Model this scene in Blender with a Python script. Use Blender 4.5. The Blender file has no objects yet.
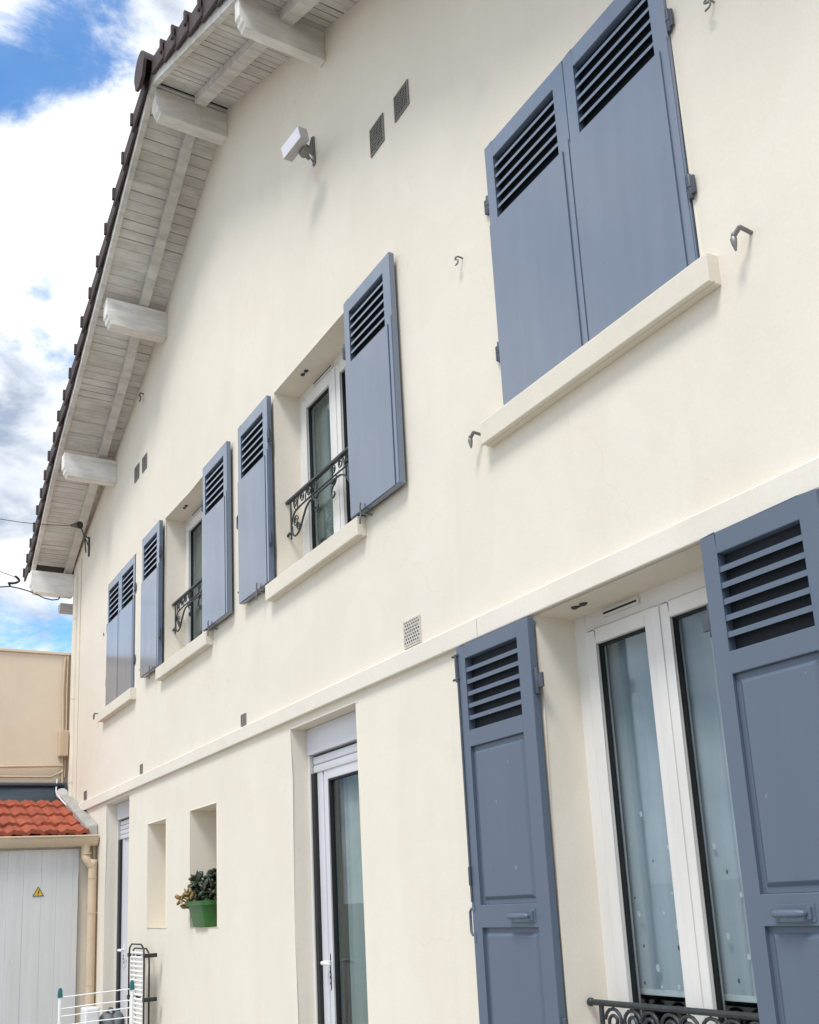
import bpy, bmesh, math, random
from mathutils import Vector, Matrix
random.seed(7)
sc = bpy.context.scene
COL = sc.collection
PI = math.pi

# ------------------------------------------------------------------ camera
F, CX, CY = 999.27, 450.07, 656.84
RC = ((0.5263278823739552, 0.8481882724603761, -0.059628975304039156),
      (-0.2248045571733372, 0.07117928183558409, -0.97180060758895),
      (-0.8200255308886587, 0.5248906212696465, 0.22814022966790803))
CAM = Vector((0, -2.5, 1.6))
cam_d = bpy.data.cameras.new('camera')
cam = bpy.data.objects.new('camera', cam_d)
COL.objects.link(cam)
M = Matrix(((RC[0][0], -RC[1][0], -RC[2][0], CAM.x),
            (RC[0][1], -RC[1][1], -RC[2][1], CAM.y),
            (RC[0][2], -RC[1][2], -RC[2][2], CAM.z),
            (0, 0, 0, 1)))
cam.matrix_world = M
cam_d.sensor_fit = 'AUTO'
cam_d.sensor_width = 36
cam_d.lens = F / 1024 * 36
cam_d.shift_x = (409.5 - CX) / 1024
cam_d.shift_y = (CY - 512) / 1024
cam_d.clip_end = 3000
cam_d.clip_start = 0.05
sc.camera = cam

# ------------------------------------------------------------------ materials
def new_mat(name):
    m = bpy.data.materials.new(name)
    m.use_nodes = True
    nt = m.node_tree
    b = nt.nodes['Principled BSDF']
    return m, nt, b

def N(nt, t, **kw):
    n = nt.nodes.new(t)
    for k, v in kw.items():
        if k.startswith('i_'):
            n.inputs[k[2:].replace('_', ' ')].default_value = v
        else:
            setattr(n, k, v)
    return n

def mixrgb(nt, fac, a, b, blend='MIX'):
    m = nt.nodes.new('ShaderNodeMix')
    m.data_type = 'RGBA'
    m.blend_type = blend
    for idx, v in ((0, fac), (6, a), (7, b)):
        if hasattr(v, 'links') or hasattr(v, 'node'):
            nt.links.new(v, m.inputs[idx])
        else:
            m.inputs[idx].default_value = v if idx == 0 else (tuple(v) + (1,))[:4]
    return m.outputs[2]

def noise(nt, scale, detail=5, rough=.6, stretch=None, loc=(0, 0, 0)):
    tc = nt.nodes.new('ShaderNodeNewGeometry')
    mp = nt.nodes.new('ShaderNodeMapping')
    nt.links.new(tc.outputs['Position'], mp.inputs['Vector'])
    if stretch:
        mp.inputs['Scale'].default_value = stretch
    mp.inputs['Location'].default_value = loc
    n = nt.nodes.new('ShaderNodeTexNoise')
    n.inputs['Scale'].default_value = scale
    n.inputs['Detail'].default_value = detail
    n.inputs['Roughness'].default_value = rough
    nt.links.new(mp.outputs['Vector'], n.inputs['Vector'])
    return n.outputs['Fac']

def ramp(nt, fac, p0, p1, c0=(0, 0, 0), c1=(1, 1, 1)):
    r = nt.nodes.new('ShaderNodeValToRGB')
    e = r.color_ramp.elements
    e[0].position = p0
    e[1].position = p1
    e[0].color = tuple(c0) + (1,)
    e[1].color = tuple(c1) + (1,)
    nt.links.new(fac, r.inputs['Fac'])
    return r.outputs['Color']

def bump(nt, b, h, strength=.3, dist=.01, prev=None):
    n = nt.nodes.new('ShaderNodeBump')
    n.inputs['Strength'].default_value = strength
    n.inputs['Distance'].default_value = dist
    nt.links.new(h, n.inputs['Height'])
    if prev is not None:
        nt.links.new(prev, n.inputs['Normal'])
    nt.links.new(n.outputs['Normal'], b.inputs['Normal'])
    return n.outputs['Normal']

def simple(name, col, rough=.5, metal=0., var=.12, scale=8, spec=.5, bumpy=.0, bscale=60, stretch=None, coat=0.):
    m, nt, b = new_mat(name)
    f = noise(nt, scale, 6, .6, stretch)
    lo = tuple(c * (1 - var) for c in col)
    hi = tuple(min(1, c * (1 + var)) for c in col)
    c = ramp(nt, f, .3, .7, lo, hi)
    nt.links.new(c, b.inputs['Base Color'])
    b.inputs['Roughness'].default_value = rough
    b.inputs['Metallic'].default_value = metal
    b.inputs['Specular IOR Level'].default_value = spec
    b.inputs['Coat Weight'].default_value = coat
    if bumpy:
        bump(nt, b, noise(nt, bscale, 4, .6), bumpy, .004)
    return m

MAT = {}
def plaster(name, col, stain=.10):
    m, nt, b = new_mat(name)
    big = noise(nt, .55, 5, .55)
    c = ramp(nt, big, .3, .72, tuple(x * (1 - stain * .55) for x in col), tuple(min(1, x * 1.03) for x in col))
    mid = noise(nt, 3.2, 8, .65, (1, 1, .6))
    c2 = ramp(nt, mid, .34, .62, (.97, .966, .96), (1, 1, 1))
    c = mixrgb(nt, 1.0, c, c2, 'MULTIPLY')
    # thin rain streaks running down the render
    st = noise(nt, 2.2, 7, .7, (4.5, 4.5, .22))
    c3 = ramp(nt, st, .28, .46, (.90, .885, .86), (1, 1, 1))
    c = mixrgb(nt, .26, c, c3, 'MULTIPLY')
    spk = noise(nt, 17, 3, .5)
    c4 = ramp(nt, spk, .22, .30, (.86, .84, .80), (1, 1, 1))
    c = mixrgb(nt, .5, c, c4, 'MULTIPLY')
    gr = ramp(nt, noise(nt, 75, 4, .7), .30, .70, (.955, .95, .945), (1, 1, 1))
    c = mixrgb(nt, 1.0, c, gr, 'MULTIPLY')
    pt = ramp(nt, noise(nt, 1.3, 2, .4, None, (5, 0, 3)), .49, .51, (1, 1, 1), (.982, .978, .97))
    c = mixrgb(nt, .8, c, pt, 'MULTIPLY')
    vo = nt.nodes.new('ShaderNodeTexVoronoi'); vo.feature = 'DISTANCE_TO_EDGE'; vo.inputs['Scale'].default_value = .55
    ge = nt.nodes.new('ShaderNodeNewGeometry')
    wv = nt.nodes.new('ShaderNodeVectorMath'); wv.operation = 'MULTIPLY_ADD'
    wn = nt.nodes.new('ShaderNodeTexNoise'); wn.inputs['Scale'].default_value = 2.2; wn.inputs['Detail'].default_value = 8
    nt.links.new(ge.outputs['Position'], wn.inputs['Vector'])
    nt.links.new(wn.outputs['Color'], wv.inputs[0]); wv.inputs[1].default_value = (.9, .9, .9)
    nt.links.new(ge.outputs['Position'], wv.inputs[2])
    nt.links.new(wv.outputs[0], vo.inputs['Vector'])
    ck = ramp(nt, vo.outputs['Distance'], .0005, .0022, (.80, .77, .72), (1, 1, 1))
    km = ramp(nt, noise(nt, .9, 3, .5, None, (8, 1, 2)), .52, .58)
    c = mixrgb(nt, km, c, mixrgb(nt, .28, c, ck, 'MULTIPLY'))
    nt.links.new(c, b.inputs['Base Color'])
    b.inputs['Roughness'].default_value = .88
    b.inputs['Specular IOR Level'].default_value = .25
    n1 = bump(nt, b, noise(nt, 3.5, 5, .55), .12, .03)
    bump(nt, b, noise(nt, 110, 4, .6), .10, .003, n1)
    return m

MAT['wall'] = plaster('cream_render', (.795, .738, .632), .05)
MAT['band'] = plaster('cream_band_paint', (.80, .75, .66), .10)
MAT['sill'] = plaster('cream_sill_paint', (.79, .737, .63), .26)
MAT['neigh'] = plaster('beige_render', (.78, .675, .53), .14)
MAT['pipe_cream'] = simple('cream_pipe_paint', (.74, .68, .56), .5, var=.08, scale=3)
MAT['pipe_beige'] = simple('sand_plastic_pipe', (.60, .47, .33), .42, var=.10, scale=5)

def blue_paint(name, col, r0, r1, stretch, fade=.0, bstr=.06, coat=0., wave=.05):
    m, nt, b = new_mat(name)
    f = noise(nt, 2.2, 7, .62, stretch)
    lo = tuple(x * .965 for x in col)
    hi = tuple(x * 1.03 for x in col)
    c = ramp(nt, f, .3, .7, lo, hi)
    if fade:
        f2 = noise(nt, 2.6, 9, .7, stretch, (3, 1, 7))
        c5 = ramp(nt, f2, .44, .68)
        c = mixrgb(nt, c5, c, tuple(min(1, x * (1 + fade) + fade * .035) for x in col))
    chip = ramp(nt, noise(nt, 34, 4, .55, (1, 1, .6), (1, 7, 2)), .255, .275, (1, 1, 1), (0, 0, 0))
    c = mixrgb(nt, mixrgb(nt, 1., chip, (.55, .55, .55), 'MULTIPLY'), c, (.34, .36, .38))
    nt.links.new(c, b.inputs['Base Color'])
    f3 = noise(nt, 3.5, 8, .7, stretch, (9, 2, 4))
    rr = ramp(nt, f3, .3, .7, (r0,) * 3, (r1,) * 3)
    nt.links.new(rr, b.inputs['Roughness'])
    if coat:
        cw = ramp(nt, noise(nt, 3.4, 9, .7, (2.4, 1.6, .35), (2, 5, 1)), .36, .62, (.72 * coat,) * 3, (coat,) * 3)
        nt.links.new(cw, b.inputs['Coat Weight'])
        b.inputs['Coat IOR'].default_value = 1.75
    b.inputs['Coat Roughness'].default_value = .16
    n1 = bump(nt, b, noise(nt, 2.6, 4, .5, (1.6, 1, .5)), wave, .03)
    bump(nt, b, noise(nt, 30, 6, .7, (1, 1, .12)), bstr, .004, n1)
    return m
MAT['blue'] = blue_paint('grey_blue_gloss_paint', (.112, .150, .214), .28, .38, (2.2, 1.6, .40), .05, .012, 1.0, .09)
MAT['blue_wood'] = blue_paint('grey_blue_wood_paint', (.105, .138, .188), .36, .54, (1.5, 1.5, .3), .0, .10)
MAT['iron_blue'] = simple('painted_hinge_iron', (.075, .085, .105), .5, .3, .2, 20)
MAT['iron'] = simple('dark_grey_iron', (.045, .052, .056), .42, .4, .25, 30)
MAT['black'] = simple('black_rubber', (.012, .012, .013), .6, 0, .2, 20)
MAT['black_pl'] = simple('black_plastic', (.018, .018, .019), .4, 0, .2, 20)
MAT['upvc'] = simple('white_window_plastic', (.70, .68, .65), .34, 0, .09, 2.5, stretch=(1.5, 1.5, .4))
MAT['upvc_l'] = simple('white_door_plastic', (.64, .645, .68), .32, 0, .05, 2.5)
MAT['soffit'] = simple('weathered_white_soffit_paint', (.54, .525, .50), .75, 0, .26, 2.3, bumpy=.2, bscale=25, stretch=(6, 1.2, 6))
def eaves_mat(name, col, seed):
    m, nt, b = new_mat(name)
    c = ramp(nt, noise(nt, 2.3, 7, .65, (6, 1.2, 6), (seed, 0, 0)), .3, .7, tuple(x * .76 for x in col), tuple(x * 1.14 for x in col))
    w_ = ramp(nt, noise(nt, 1.1, 5, .6, None, (0, seed, 4)), .36, .60, (.74, .71, .66), (1, 1, 1))
    c = mixrgb(nt, .75, c, w_, 'MULTIPLY')
    pl = ramp(nt, noise(nt, 13, 6, .7, (1, .55, 1), (4, seed, 0)), .235, .26, (.52, .46, .40), (1, 1, 1))
    c = mixrgb(nt, .9, c, pl, 'MULTIPLY')
    nt.links.new(c, b.inputs['Base Color'])
    b.inputs['Roughness'].default_value = .75
    bump(nt, b, noise(nt, 25, 5, .65, (4, .8, 4)), .25, .004)
    return m
MAT['soffit'] = eaves_mat('weathered_white_soffit_paint', (.68, .665, .635), 1.)
MAT['beam'] = eaves_mat('white_beam_paint', (.84, .825, .79), 5.)
MAT['tile_dark'] = simple('dark_brown_roof_tile', (.055, .037, .036), .7, 0, .35, 9, bumpy=.3, bscale=40)
MAT['tile_red'] = simple('terracotta_roof_tile', (.36, .075, .034), .75, 0, .55, 5, bumpy=.3, bscale=60)
def clay_mat():
    m, nt, b = new_mat('terracotta_roof_tile')
    c = ramp(nt, noise(nt, 5, 7, .65), .3, .7, (.22, .045, .024), (.43, .105, .05))
    mo = ramp(nt, noise(nt, 9, 7, .7, None, (3, 3, 0)), .34, .42, (.42, .34, .28), (1, 1, 1))
    c = mixrgb(nt, .8, c, mo, 'MULTIPLY')
    nt.links.new(c, b.inputs['Base Color'])
    b.inputs['Roughness'].default_value = .8
    bump(nt, b, noise(nt, 60, 5, .7), .35, .004)
    return m
MAT['tile_red'] = clay_mat()
MAT['zinc'] = simple('dark_blue_flashing', (.06, .085, .11), .35, .3, .3, 6, stretch=(1, .4, 3))
MAT['mesh_grey'] = simple('dark_grey_mesh', (.20, .19, .17), .6, .1, .25, 30)
MAT['plate_grey'] = simple('stone_grey_plate', (.56, .53, .47), .8, 0, .15, 30)
MAT['louvre_shade'] = simple('dark_louvre_shade', (.012, .017, .024), .8, 0, .2, 40)  # near-black colour standing in for the shade between louvre slats
MAT['concrete'] = simple('grey_mortar', (.36, .35, .32), .9, 0, .15, 8, bumpy=.4, bscale=50)
MAT['batten'] = simple('dark_roof_timber', (.03, .026, .022), .85, 0, .3, 8)
MAT['white_metal'] = simple('white_enamel', (.82, .82, .83), .35, 0, .04, 5)
MAT['lamp_white'] = simple('white_lamp_housing', (.76, .75, .80), .4, 0, .05, 9)
MAT['lamp_grey'] = simple('shaded_lamp_gutter_grey', (.42, .41, .42), .45, 0, .06, 9)  # greys the white lamp's sides to look shaded; plain grey on the gutter
MAT['grey_metal'] = simple('dull_grey_metal', (.22, .21, .20), .45, .5, .2, 20)
MAT['white_pl'] = simple('white_plastic', (.76, .76, .75), .4, 0, .06, 8)
MAT['teal'] = simple('teal_plastic', (.015, .14, .14), .45, 0, .1, 20)
MAT['greybag'] = simple('grey_woven_sack', (.15, .165, .175), .7, 0, .35, 12, bumpy=.6, bscale=30)
MAT['yellow'] = simple('yellow_sign_enamel', (.72, .46, .03), .4, 0, .06, 10)
MAT['greenpot'] = simple('green_plastic_pot', (.026, .12, .018), .38, 0, .10, 9)
MAT['soil'] = simple('dark_soil', (.03, .022, .016), .95, 0, .4, 60, bumpy=.6)
MAT['stem'] = simple('green_brown_stem', (.07, .06, .03), .7, 0, .3, 30)
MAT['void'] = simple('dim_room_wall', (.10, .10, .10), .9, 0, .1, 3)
MAT['crack'] = simple('dark_mortar_joint', (.22, .20, .16), .9, 0, .2, 30)

def garage_door_mat():
    m, nt, b = new_mat('grey_painted_boards')
    f = noise(nt, 2.2, 8, .65, (1.2, 5, .35))
    c = ramp(nt, f, .28, .72, (.60, .60, .59), (.69, .69, .68))
    f2 = noise(nt, 3.2, 8, .7, (2, 9, .25), (4, 4, 1))
    c2 = ramp(nt, f2, .26, .40, (.82, .82, .82), (1, 1, 1))
    c = mixrgb(nt, .6, c, c2, 'MULTIPLY')
    nt.links.new(c, b.inputs['Base Color'])
    b.inputs['Roughness'].default_value = .6
    g3 = ramp(nt, noise(nt, 6, 8, .7, (1, 2, .5), (7, 0, 2)), .27, .36, (.70, .67, .62), (1, 1, 1))
    c = mixrgb(nt, .7, c, g3, 'MULTIPLY')
    nt.links.new(c, b.inputs['Base Color'])
    bump(nt, b, noise(nt, 26, 6, .6, (1, 3, .15)), .12, .004)
    return m
MAT['boards'] = garage_door_mat()

def leaf_mat(name, a, bcol):
    m, nt, b = new_mat(name)
    oi = noise(nt, 28, 2, .5)
    c = ramp(nt, oi, .35, .65, a, bcol)
    nt.links.new(c, b.inputs['Base Color'])
    b.inputs['Roughness'].default_value = .42
    b.inputs['Subsurface Weight'].default_value = .05
    return m
MAT['leaf'] = leaf_mat('dark_succulent_leaf', (.010, .018, .009), (.045, .065, .030))
MAT['leaf_y'] = leaf_mat('yellowing_succulent_leaf', (.13, .16, .04), (.34, .20, .08))

def glass_mat():
    m, nt, b = new_mat('window_glass')
    nt.nodes.remove(b)
    out = [n for n in nt.nodes if n.type == 'OUTPUT_MATERIAL'][0]
    tr = N(nt, 'ShaderNodeBsdfTransparent')
    tr.inputs['Color'].default_value = (.88, .915, .925, 1)
    gl = N(nt, 'ShaderNodeBsdfGlossy')
    gl.inputs['Roughness'].default_value = .015
    gl.inputs['Color'].default_value = (.60, .66, .68, 1)
    lw = N(nt, 'ShaderNodeLayerWeight')
    lw.inputs['Blend'].default_value = .5
    pw = N(nt, 'ShaderNodeMath', operation='POWER')
    nt.links.new(lw.outputs['Facing'], pw.inputs[0]); pw.inputs[1].default_value = 4.2
    fr = N(nt, 'ShaderNodeMapRange')
    nt.links.new(pw.outputs[0], fr.inputs['Value'])
    fr.inputs['To Min'].default_value = .065; fr.inputs['To Max'].default_value = 1.0
    mx = N(nt, 'ShaderNodeMixShader')
    nt.links.new(fr.outputs[0], mx.inputs[0])
    nt.links.new(tr.outputs[0], mx.inputs[1])
    nt.links.new(gl.outputs[0], mx.inputs[2])
    nt.links.new(mx.outputs[0], out.inputs['Surface'])
    return m
MAT['glass'] = glass_mat()

def cloth(name, a, bcol, stretch=(5, 5, .15)):
    m, nt, b = new_mat(name)
    c = ramp(nt, noise(nt, 2.4, 5, .6, stretch), .3, .7, a, bcol)
    nt.links.new(c, b.inputs['Base Color'])
    b.inputs['Roughness'].default_value = .85
    return m
MAT['voile'] = cloth('blue_grey_sheer_cloth', (.42, .47, .52), (.55, .60, .64))
MAT['dot'] = simple('white_embroidery', (.74, .77, .78), .8, 0, .04, 9)
MAT['dot_d'] = simple('dark_embroidery', (.05, .07, .09), .8, 0, .2, 9)
MAT['drape'] = cloth('grey_green_curtain_cloth', (.24, .30, .275), (.36, .42, .38))

def ground_mat():
    m, nt, b = new_mat('courtyard_concrete')
    c = ramp(nt, noise(nt, .8, 8, .65), .3, .7, (.27, .255, .23), (.36, .34, .305))
    nt.links.new(c, b.inputs['Base Color'])
    b.inputs['Roughness'].default_value = .9
    bump(nt, b, noise(nt, 25, 6, .7), .3, .01)
    return m
MAT['ground'] = ground_mat()

# ------------------------------------------------------------------ mesh helpers
class MB:
    def __init__(s):
        s.v, s.f, s.m, s.s = [], [], [], []
        s.mi = 0
    def face(s, pts, smooth=False):
        i = len(s.v)
        s.v += [tuple(p) for p in pts]
        s.f.append(list(range(i, i + len(pts))))
        s.m.append(s.mi); s.s.append(smooth)
    def faces(s, vs, fs, smooth=False):
        i = len(s.v)
        s.v += [tuple(p) for p in vs]
        for f in fs:
            s.f.append([i + k for k in f]); s.m.append(s.mi); s.s.append(smooth)
    def box(s, x0, x1, y0, y1, z0, z1):
        vs = [(x, y, z) for x in (x0, x1) for y in (y0, y1) for z in (z0, z1)]
        s.faces(vs, [(0, 1, 3, 2), (4, 6, 7, 5), (0, 4, 5, 1), (2, 3, 7, 6), (0, 2, 6, 4), (1, 5, 7, 3)])
    def hexa(s, p):   # 8 points: bottom loop 4, top loop 4
        s.faces(p, [(3, 2, 1, 0), (4, 5, 6, 7), (0, 1, 5, 4), (1, 2, 6, 5), (2, 3, 7, 6), (3, 0, 4, 7)])
    def obox(s, c, ex, ey, ez):  # centre + half vectors
        c, ex, ey, ez = Vector(c), Vector(ex), Vector(ey), Vector(ez)
        P = [c - ex - ey - ez, c + ex - ey - ez, c + ex + ey - ez, c - ex + ey - ez,
             c - ex - ey + ez, c + ex - ey + ez, c + ex + ey + ez, c - ex + ey + ez]
        s.hexa(P)
    def prism(s, prof, axis, a0, a1, smooth=False):  # profile of 2D pts extruded along axis
        def P(q, a):
            if axis == 'x': return (a, q[0], q[1])
            if axis == 'y': return (q[0], a, q[1])
            return (q[0], q[1], a)
        n = len(prof)
        vs = [P(q, a0) for q in prof] + [P(q, a1) for q in prof]
        fs = [list(range(n))[::-1], list(range(n, 2 * n))]
        s.faces(vs, fs)
        s.faces(vs, [(k, (k + 1) % n, n + (k + 1) % n, n + k) for k in range(n)], smooth)
    def tube(s, pts, r, n=8, cap=True, closed=False):
        pts = [Vector(p) for p in pts]
        m = len(pts)
        rs = r if isinstance(r, (list, tuple)) else [r] * m
        up = None
        rings = []
        for i, p in enumerate(pts):
            if closed:
                t = (pts[(i + 1) % m] - pts[i - 1])
            else:
                t = pts[min(i + 1, m - 1)] - pts[max(i - 1, 0)]
            t.normalize()
            if up is None:
                up = t.orthogonal().normalized()
            else:
                up = (up - t * up.dot(t))
                if up.length < 1e-6: up = t.orthogonal()
                up.normalize()
            bt = t.cross(up)
            rings.append([p + (up * math.cos(2 * PI * k / n) + bt * math.sin(2 * PI * k / n)) * rs[i] for k in range(n)])
        vs = [q for r_ in rings for q in r_]
        fs = []
        for i in range(m if closed else m - 1):
            a, b = i * n, ((i + 1) % m) * n
            fs += [(a + k, a + (k + 1) % n, b + (k + 1) % n, b + k) for k in range(n)]
        s.faces(vs, fs, True)
        if cap and not closed:
            s.faces(rings[0], [list(range(n))[::-1]]); s.faces(rings[-1], [list(range(n))])
    def sphere(s, c, r, nu=10, nv=7, sc_=(1, 1, 1)):
        c = Vector(c)
        vs, fs = [], []
        for j in range(nv + 1):
            th = PI * j / nv
            for i in range(nu):
                ph = 2 * PI * i / nu
                vs.append(c + Vector((math.sin(th) * math.cos(ph) * sc_[0], math.sin(th) * math.sin(ph) * sc_[1], math.cos(th) * sc_[2])) * r)
        for j in range(nv):
            for i in range(nu):
                a, b = j * nu + i, j * nu + (i + 1) % nu
                fs.append((a, b, b + nu, a + nu))
        s.faces(vs, fs, True)

ORG = {}
def build(name, mb, mats, parent=None, bevel=0., weld=False, origin=None, seg=2, recalc=True):
    if not isinstance(mats, (list, tuple)): mats = [mats]
    xs = list(zip(*mb.v))
    if origin is None:
        origin = Vector((sum(xs[0]) / len(xs[0]), sum(xs[1]) / len(xs[1]), min(xs[2])))
    origin = Vector(origin)
    me = bpy.data.meshes.new(name)
    me.from_pydata([Vector(v) - origin for v in mb.v], [], mb.f)
    for m in mats: me.materials.append(MAT[m] if isinstance(m, str) else m)
    for p, mi, sm in zip(me.polygons, mb.m, mb.s):
        p.material_index = mi; p.use_smooth = sm
    bm = bmesh.new(); bm.from_mesh(me)
    if weld or bevel: bmesh.ops.remove_doubles(bm, verts=bm.verts, dist=1e-5)
    if recalc: bmesh.ops.recalc_face_normals(bm, faces=bm.faces)
    bm.to_mesh(me); bm.free()
    o = bpy.data.objects.new(name, me)
    COL.objects.link(o)
    ORG[o.name] = origin
    if parent is not None:
        o.parent = parent
        o.location = origin - ORG[parent.name]
    else:
        o.location = origin
    if bevel:
        bv = o.modifiers.new('bevel', 'BEVEL')
        bv.width = bevel; bv.segments = seg; bv.limit_method = 'ANGLE'; bv.angle_limit = math.radians(35)
        bv.harden_normals = False
    return o

def thing(name, loc, label, cat, group=None):
    o = bpy.data.objects.new(name, None)
    COL.objects.link(o)
    o.location = loc; ORG[o.name] = Vector(loc)
    o.empty_display_size = .2
    return tag(o, label, cat, group)

def tag(o, label=None, cat=None, group=None, kind=None):
    if label: o['label'] = label
    if cat: o['category'] = cat
    if group: o['group'] = group
    if kind: o['kind'] = kind
    return o

def lerp(x, tab):
    if x <= tab[0][0]: 
        (a, fa), (b, fb) = tab[0], tab[1]
    elif x >= tab[-1][0]:
        (a, fa), (b, fb) = tab[-2], tab[-1]
    else:
        for (a, fa), (b, fb) in zip(tab, tab[1:]):
            if a <= x <= b: break
    return fa + (fb - fa) * (x - a) / (b - a)

def ray(u, v):
    d = Vector(((u - CX) / F, (v - CY) / F, 1))
    return Vector((sum(RC[i][0] * d[i] for i in range(3)), sum(RC[i][1] * d[i] for i in range(3)), sum(RC[i][2] * d[i] for i in range(3))))

# ------------------------------------------------------------------ ground
g = MB(); g.box(-250, 250, -250, 250, -.3, 0)
tag(build('ground', g, 'ground', origin=(0, 0, 0)), 'grey concrete courtyard in front of the cream house', 'ground', kind='structure')

# ------------------------------------------------------------------ house
house = thing('house', (-6.8, 4, 0), 'tall cream rendered house with grey blue louvred shutters and white gable eaves', 'house')
XL, XR = -12.5, -1.15
PROF = [(-12.75, 5.795), (-9.3, 6.92), (-6.84, 8.11), (-1.0, 5.42)]      # soffit line of the gable
RIDGE = -6.84
def zsof(x): return lerp(x, PROF)
OPEN = dict(big=(-3.31, -2.105, 3.675, 5.062, .30, 0), w1=(-5.965, -4.775, 3.675, 5.062, .30, 0), w2=(-8.57, -7.38, 3.675, 5.062, .30, 0),
            w3=(-10.66, -9.555, 3.675, 5.055, .30, 0), gw=(-3.215, -2.20, .84, 2.703, .32, 0), d3=(-5.82, -4.90, .15, 2.655, .30, 0),
            d2=(-10.585, -9.70, .15, 2.677, .30, 0), n1=(-9.05, -8.50, 1.45, 2.342, .26, 1), n2=(-7.85, -7.223, 1.45, 2.342, .26, 1))
w = MB()
ZT = 5.3
xs = sorted(set([XL, XR] + [v for o in OPEN.values() for v in o[:2]]))
zs_ = sorted(set([0, ZT] + [v for o in OPEN.values() for v in o[2:4]]))
def hole(x, z):
    for k, o in OPEN.items():
        if o[0] < x < o[1] and o[2] < z < o[3]: return k
    return None
grid = {}
for i in range(len(xs) - 1):
    for j in range(len(zs_) - 1):
        grid[i, j] = hole((xs[i] + xs[i + 1]) / 2, (zs_[j] + zs_[j + 1]) / 2)
for (i, j), k in grid.items():
    x0, x1, z0, z1 = xs[i], xs[i + 1], zs_[j], zs_[j + 1]
    if k is None:
        w.face([(x0, 0, z0), (x1, 0, z0), (x1, 0, z1), (x0, 0, z1)])
    else:
        d = OPEN[k][4]
        if grid.get((i - 1, j)) is None: w.face([(x0, 0, z0), (x0, 0, z1), (x0, d, z1), (x0, d, z0)])
        if grid.get((i + 1, j)) is None: w.face([(x1, 0, z0), (x1, d, z0), (x1, d, z1), (x1, 0, z1)])
        if grid.get((i, j - 1)) is None: w.face([(x0, 0, z0), (x0, d, z0), (x1, d, z0), (x1, 0, z0)])
        if grid.get((i, j + 1)) is None: w.face([(x0, 0, z1), (x1, 0, z1), (x1, d, z1), (x0, d, z1)])
        if OPEN[k][5]: w.face([(x0, d, z0), (x0, d, z1), (x1, d, z1), (x1, d, z0)])
gx = sorted(set(xs + [-9.3, RIDGE]))
for a, b in zip(gx, gx[1:]):
    za, zb = zsof(a) + .06, zsof(b) + .06
    pts = [(a, 0, ZT), (b, 0, ZT), (b, 0, zb), (a, 0, za)]
    w.face(pts)
# side and back walls
YB = 9.0
for x in (XL, XR):
    zt = zsof(x) + .06
    for a, b in zip(zs_ + [zt], (zs_ + [zt])[1:]):
        w.face([(x, 0, a), (x, YB, a), (x, YB, b), (x, 0, b)])
w.face([(XL, YB, 0), (XR, YB, 0), (XR, YB, zsof(XR)), (RIDGE, YB, zsof(RIDGE)), (-9.3, YB, zsof(-9.3)), (XL, YB, zsof(XL))])
build('wall', w, 'wall', house, bevel=.007, weld=True, recalc=False)
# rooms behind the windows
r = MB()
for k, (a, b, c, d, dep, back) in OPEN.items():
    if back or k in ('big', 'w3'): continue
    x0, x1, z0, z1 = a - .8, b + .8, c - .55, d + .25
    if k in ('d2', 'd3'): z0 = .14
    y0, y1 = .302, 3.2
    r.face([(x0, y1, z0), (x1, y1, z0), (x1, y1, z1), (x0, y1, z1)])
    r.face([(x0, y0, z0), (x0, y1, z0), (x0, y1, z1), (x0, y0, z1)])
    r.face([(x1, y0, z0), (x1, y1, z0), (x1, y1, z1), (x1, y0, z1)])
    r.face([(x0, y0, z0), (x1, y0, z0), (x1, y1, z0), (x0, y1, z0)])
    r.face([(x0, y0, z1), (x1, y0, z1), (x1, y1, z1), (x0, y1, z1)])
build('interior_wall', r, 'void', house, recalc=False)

# string course with joints
b = MB()
ends = [-12.48, -9.44, -3.62, XR]
for a, c in zip(ends, ends[1:]):
    prof = [(.02, 2.712), (-.028, 2.708), (-.03, 2.712), (-.03, 2.800), (-.012, 2.812), (.02, 2.818)]
    b.prism(prof, 'x', a + .0025, c - .0025)
build('string_course', b, 'band', house)

# plinth skirting under view is left out; door steps
for a, c in ((-5.95, -4.78), (-10.7, -9.6)):
    st = MB(); st.box(a, c, -.35, .28, 0, .148)
    build('door_step', st, 'concrete', house, bevel=.01)

# sills
def sill(x0, x1, z0=3.565, z1=3.678, yf=-.06, yb=.20, slot=True):
    m = MB()
    prof = [(yb, z1 + .012), (.0, z1 + .004), (yf + .006, z1), (yf, z1 - .006), (yf, z0 + .004), (yf + .004, z0), (yf + .018, z0), (yf + .020, z0 + .006), (yf + .027, z0 + .006), (yf + .029, z0), (.0, z0 + .001), (.0, z0 + .02), (yb, z0 + .02)]
    m.prism(prof, 'x', x0, x1)
    return build('window_sill', m, 'sill', house, bevel=.004)
sill(-3.44, -2.035); sill(-6.065, -4.69); sill(-8.66, -7.293); sill(-10.80, -9.515)
sill(-3.33, -2.08, .73, .845)

# ------------------------------------------------------------------ shutters
def slats(mb, x0, x1, z0, z1, n, yf, yb, rise, th=.008):
    # n gaps, n-1 thin slats whose back edge sits higher than the front edge
    pitch = (z1 - z0) / n
    for k in range(1, n):
        a = z0 + pitch * k - th * .5 - .004
        c = a + pitch * rise
        mb.prism([(yf, a), (yf, a + th + .007), (yf + .004, a + th + .007), (yb, c + th), (yb, c)], 'x', x0, x1)

def handle_u(mb, x, y, z0, z1, out):
    mb.tube([(x + .02 * (-1 if out > 0 else 1), y, z1), (x + out * .7, y, z1), (x + out, y, z1 - .012), (x + out, y, z0 + .012), (x + out * .7, y, z0), (x + .02 * (-1 if out > 0 else 1), y, z0)], .0065, 7)

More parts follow.
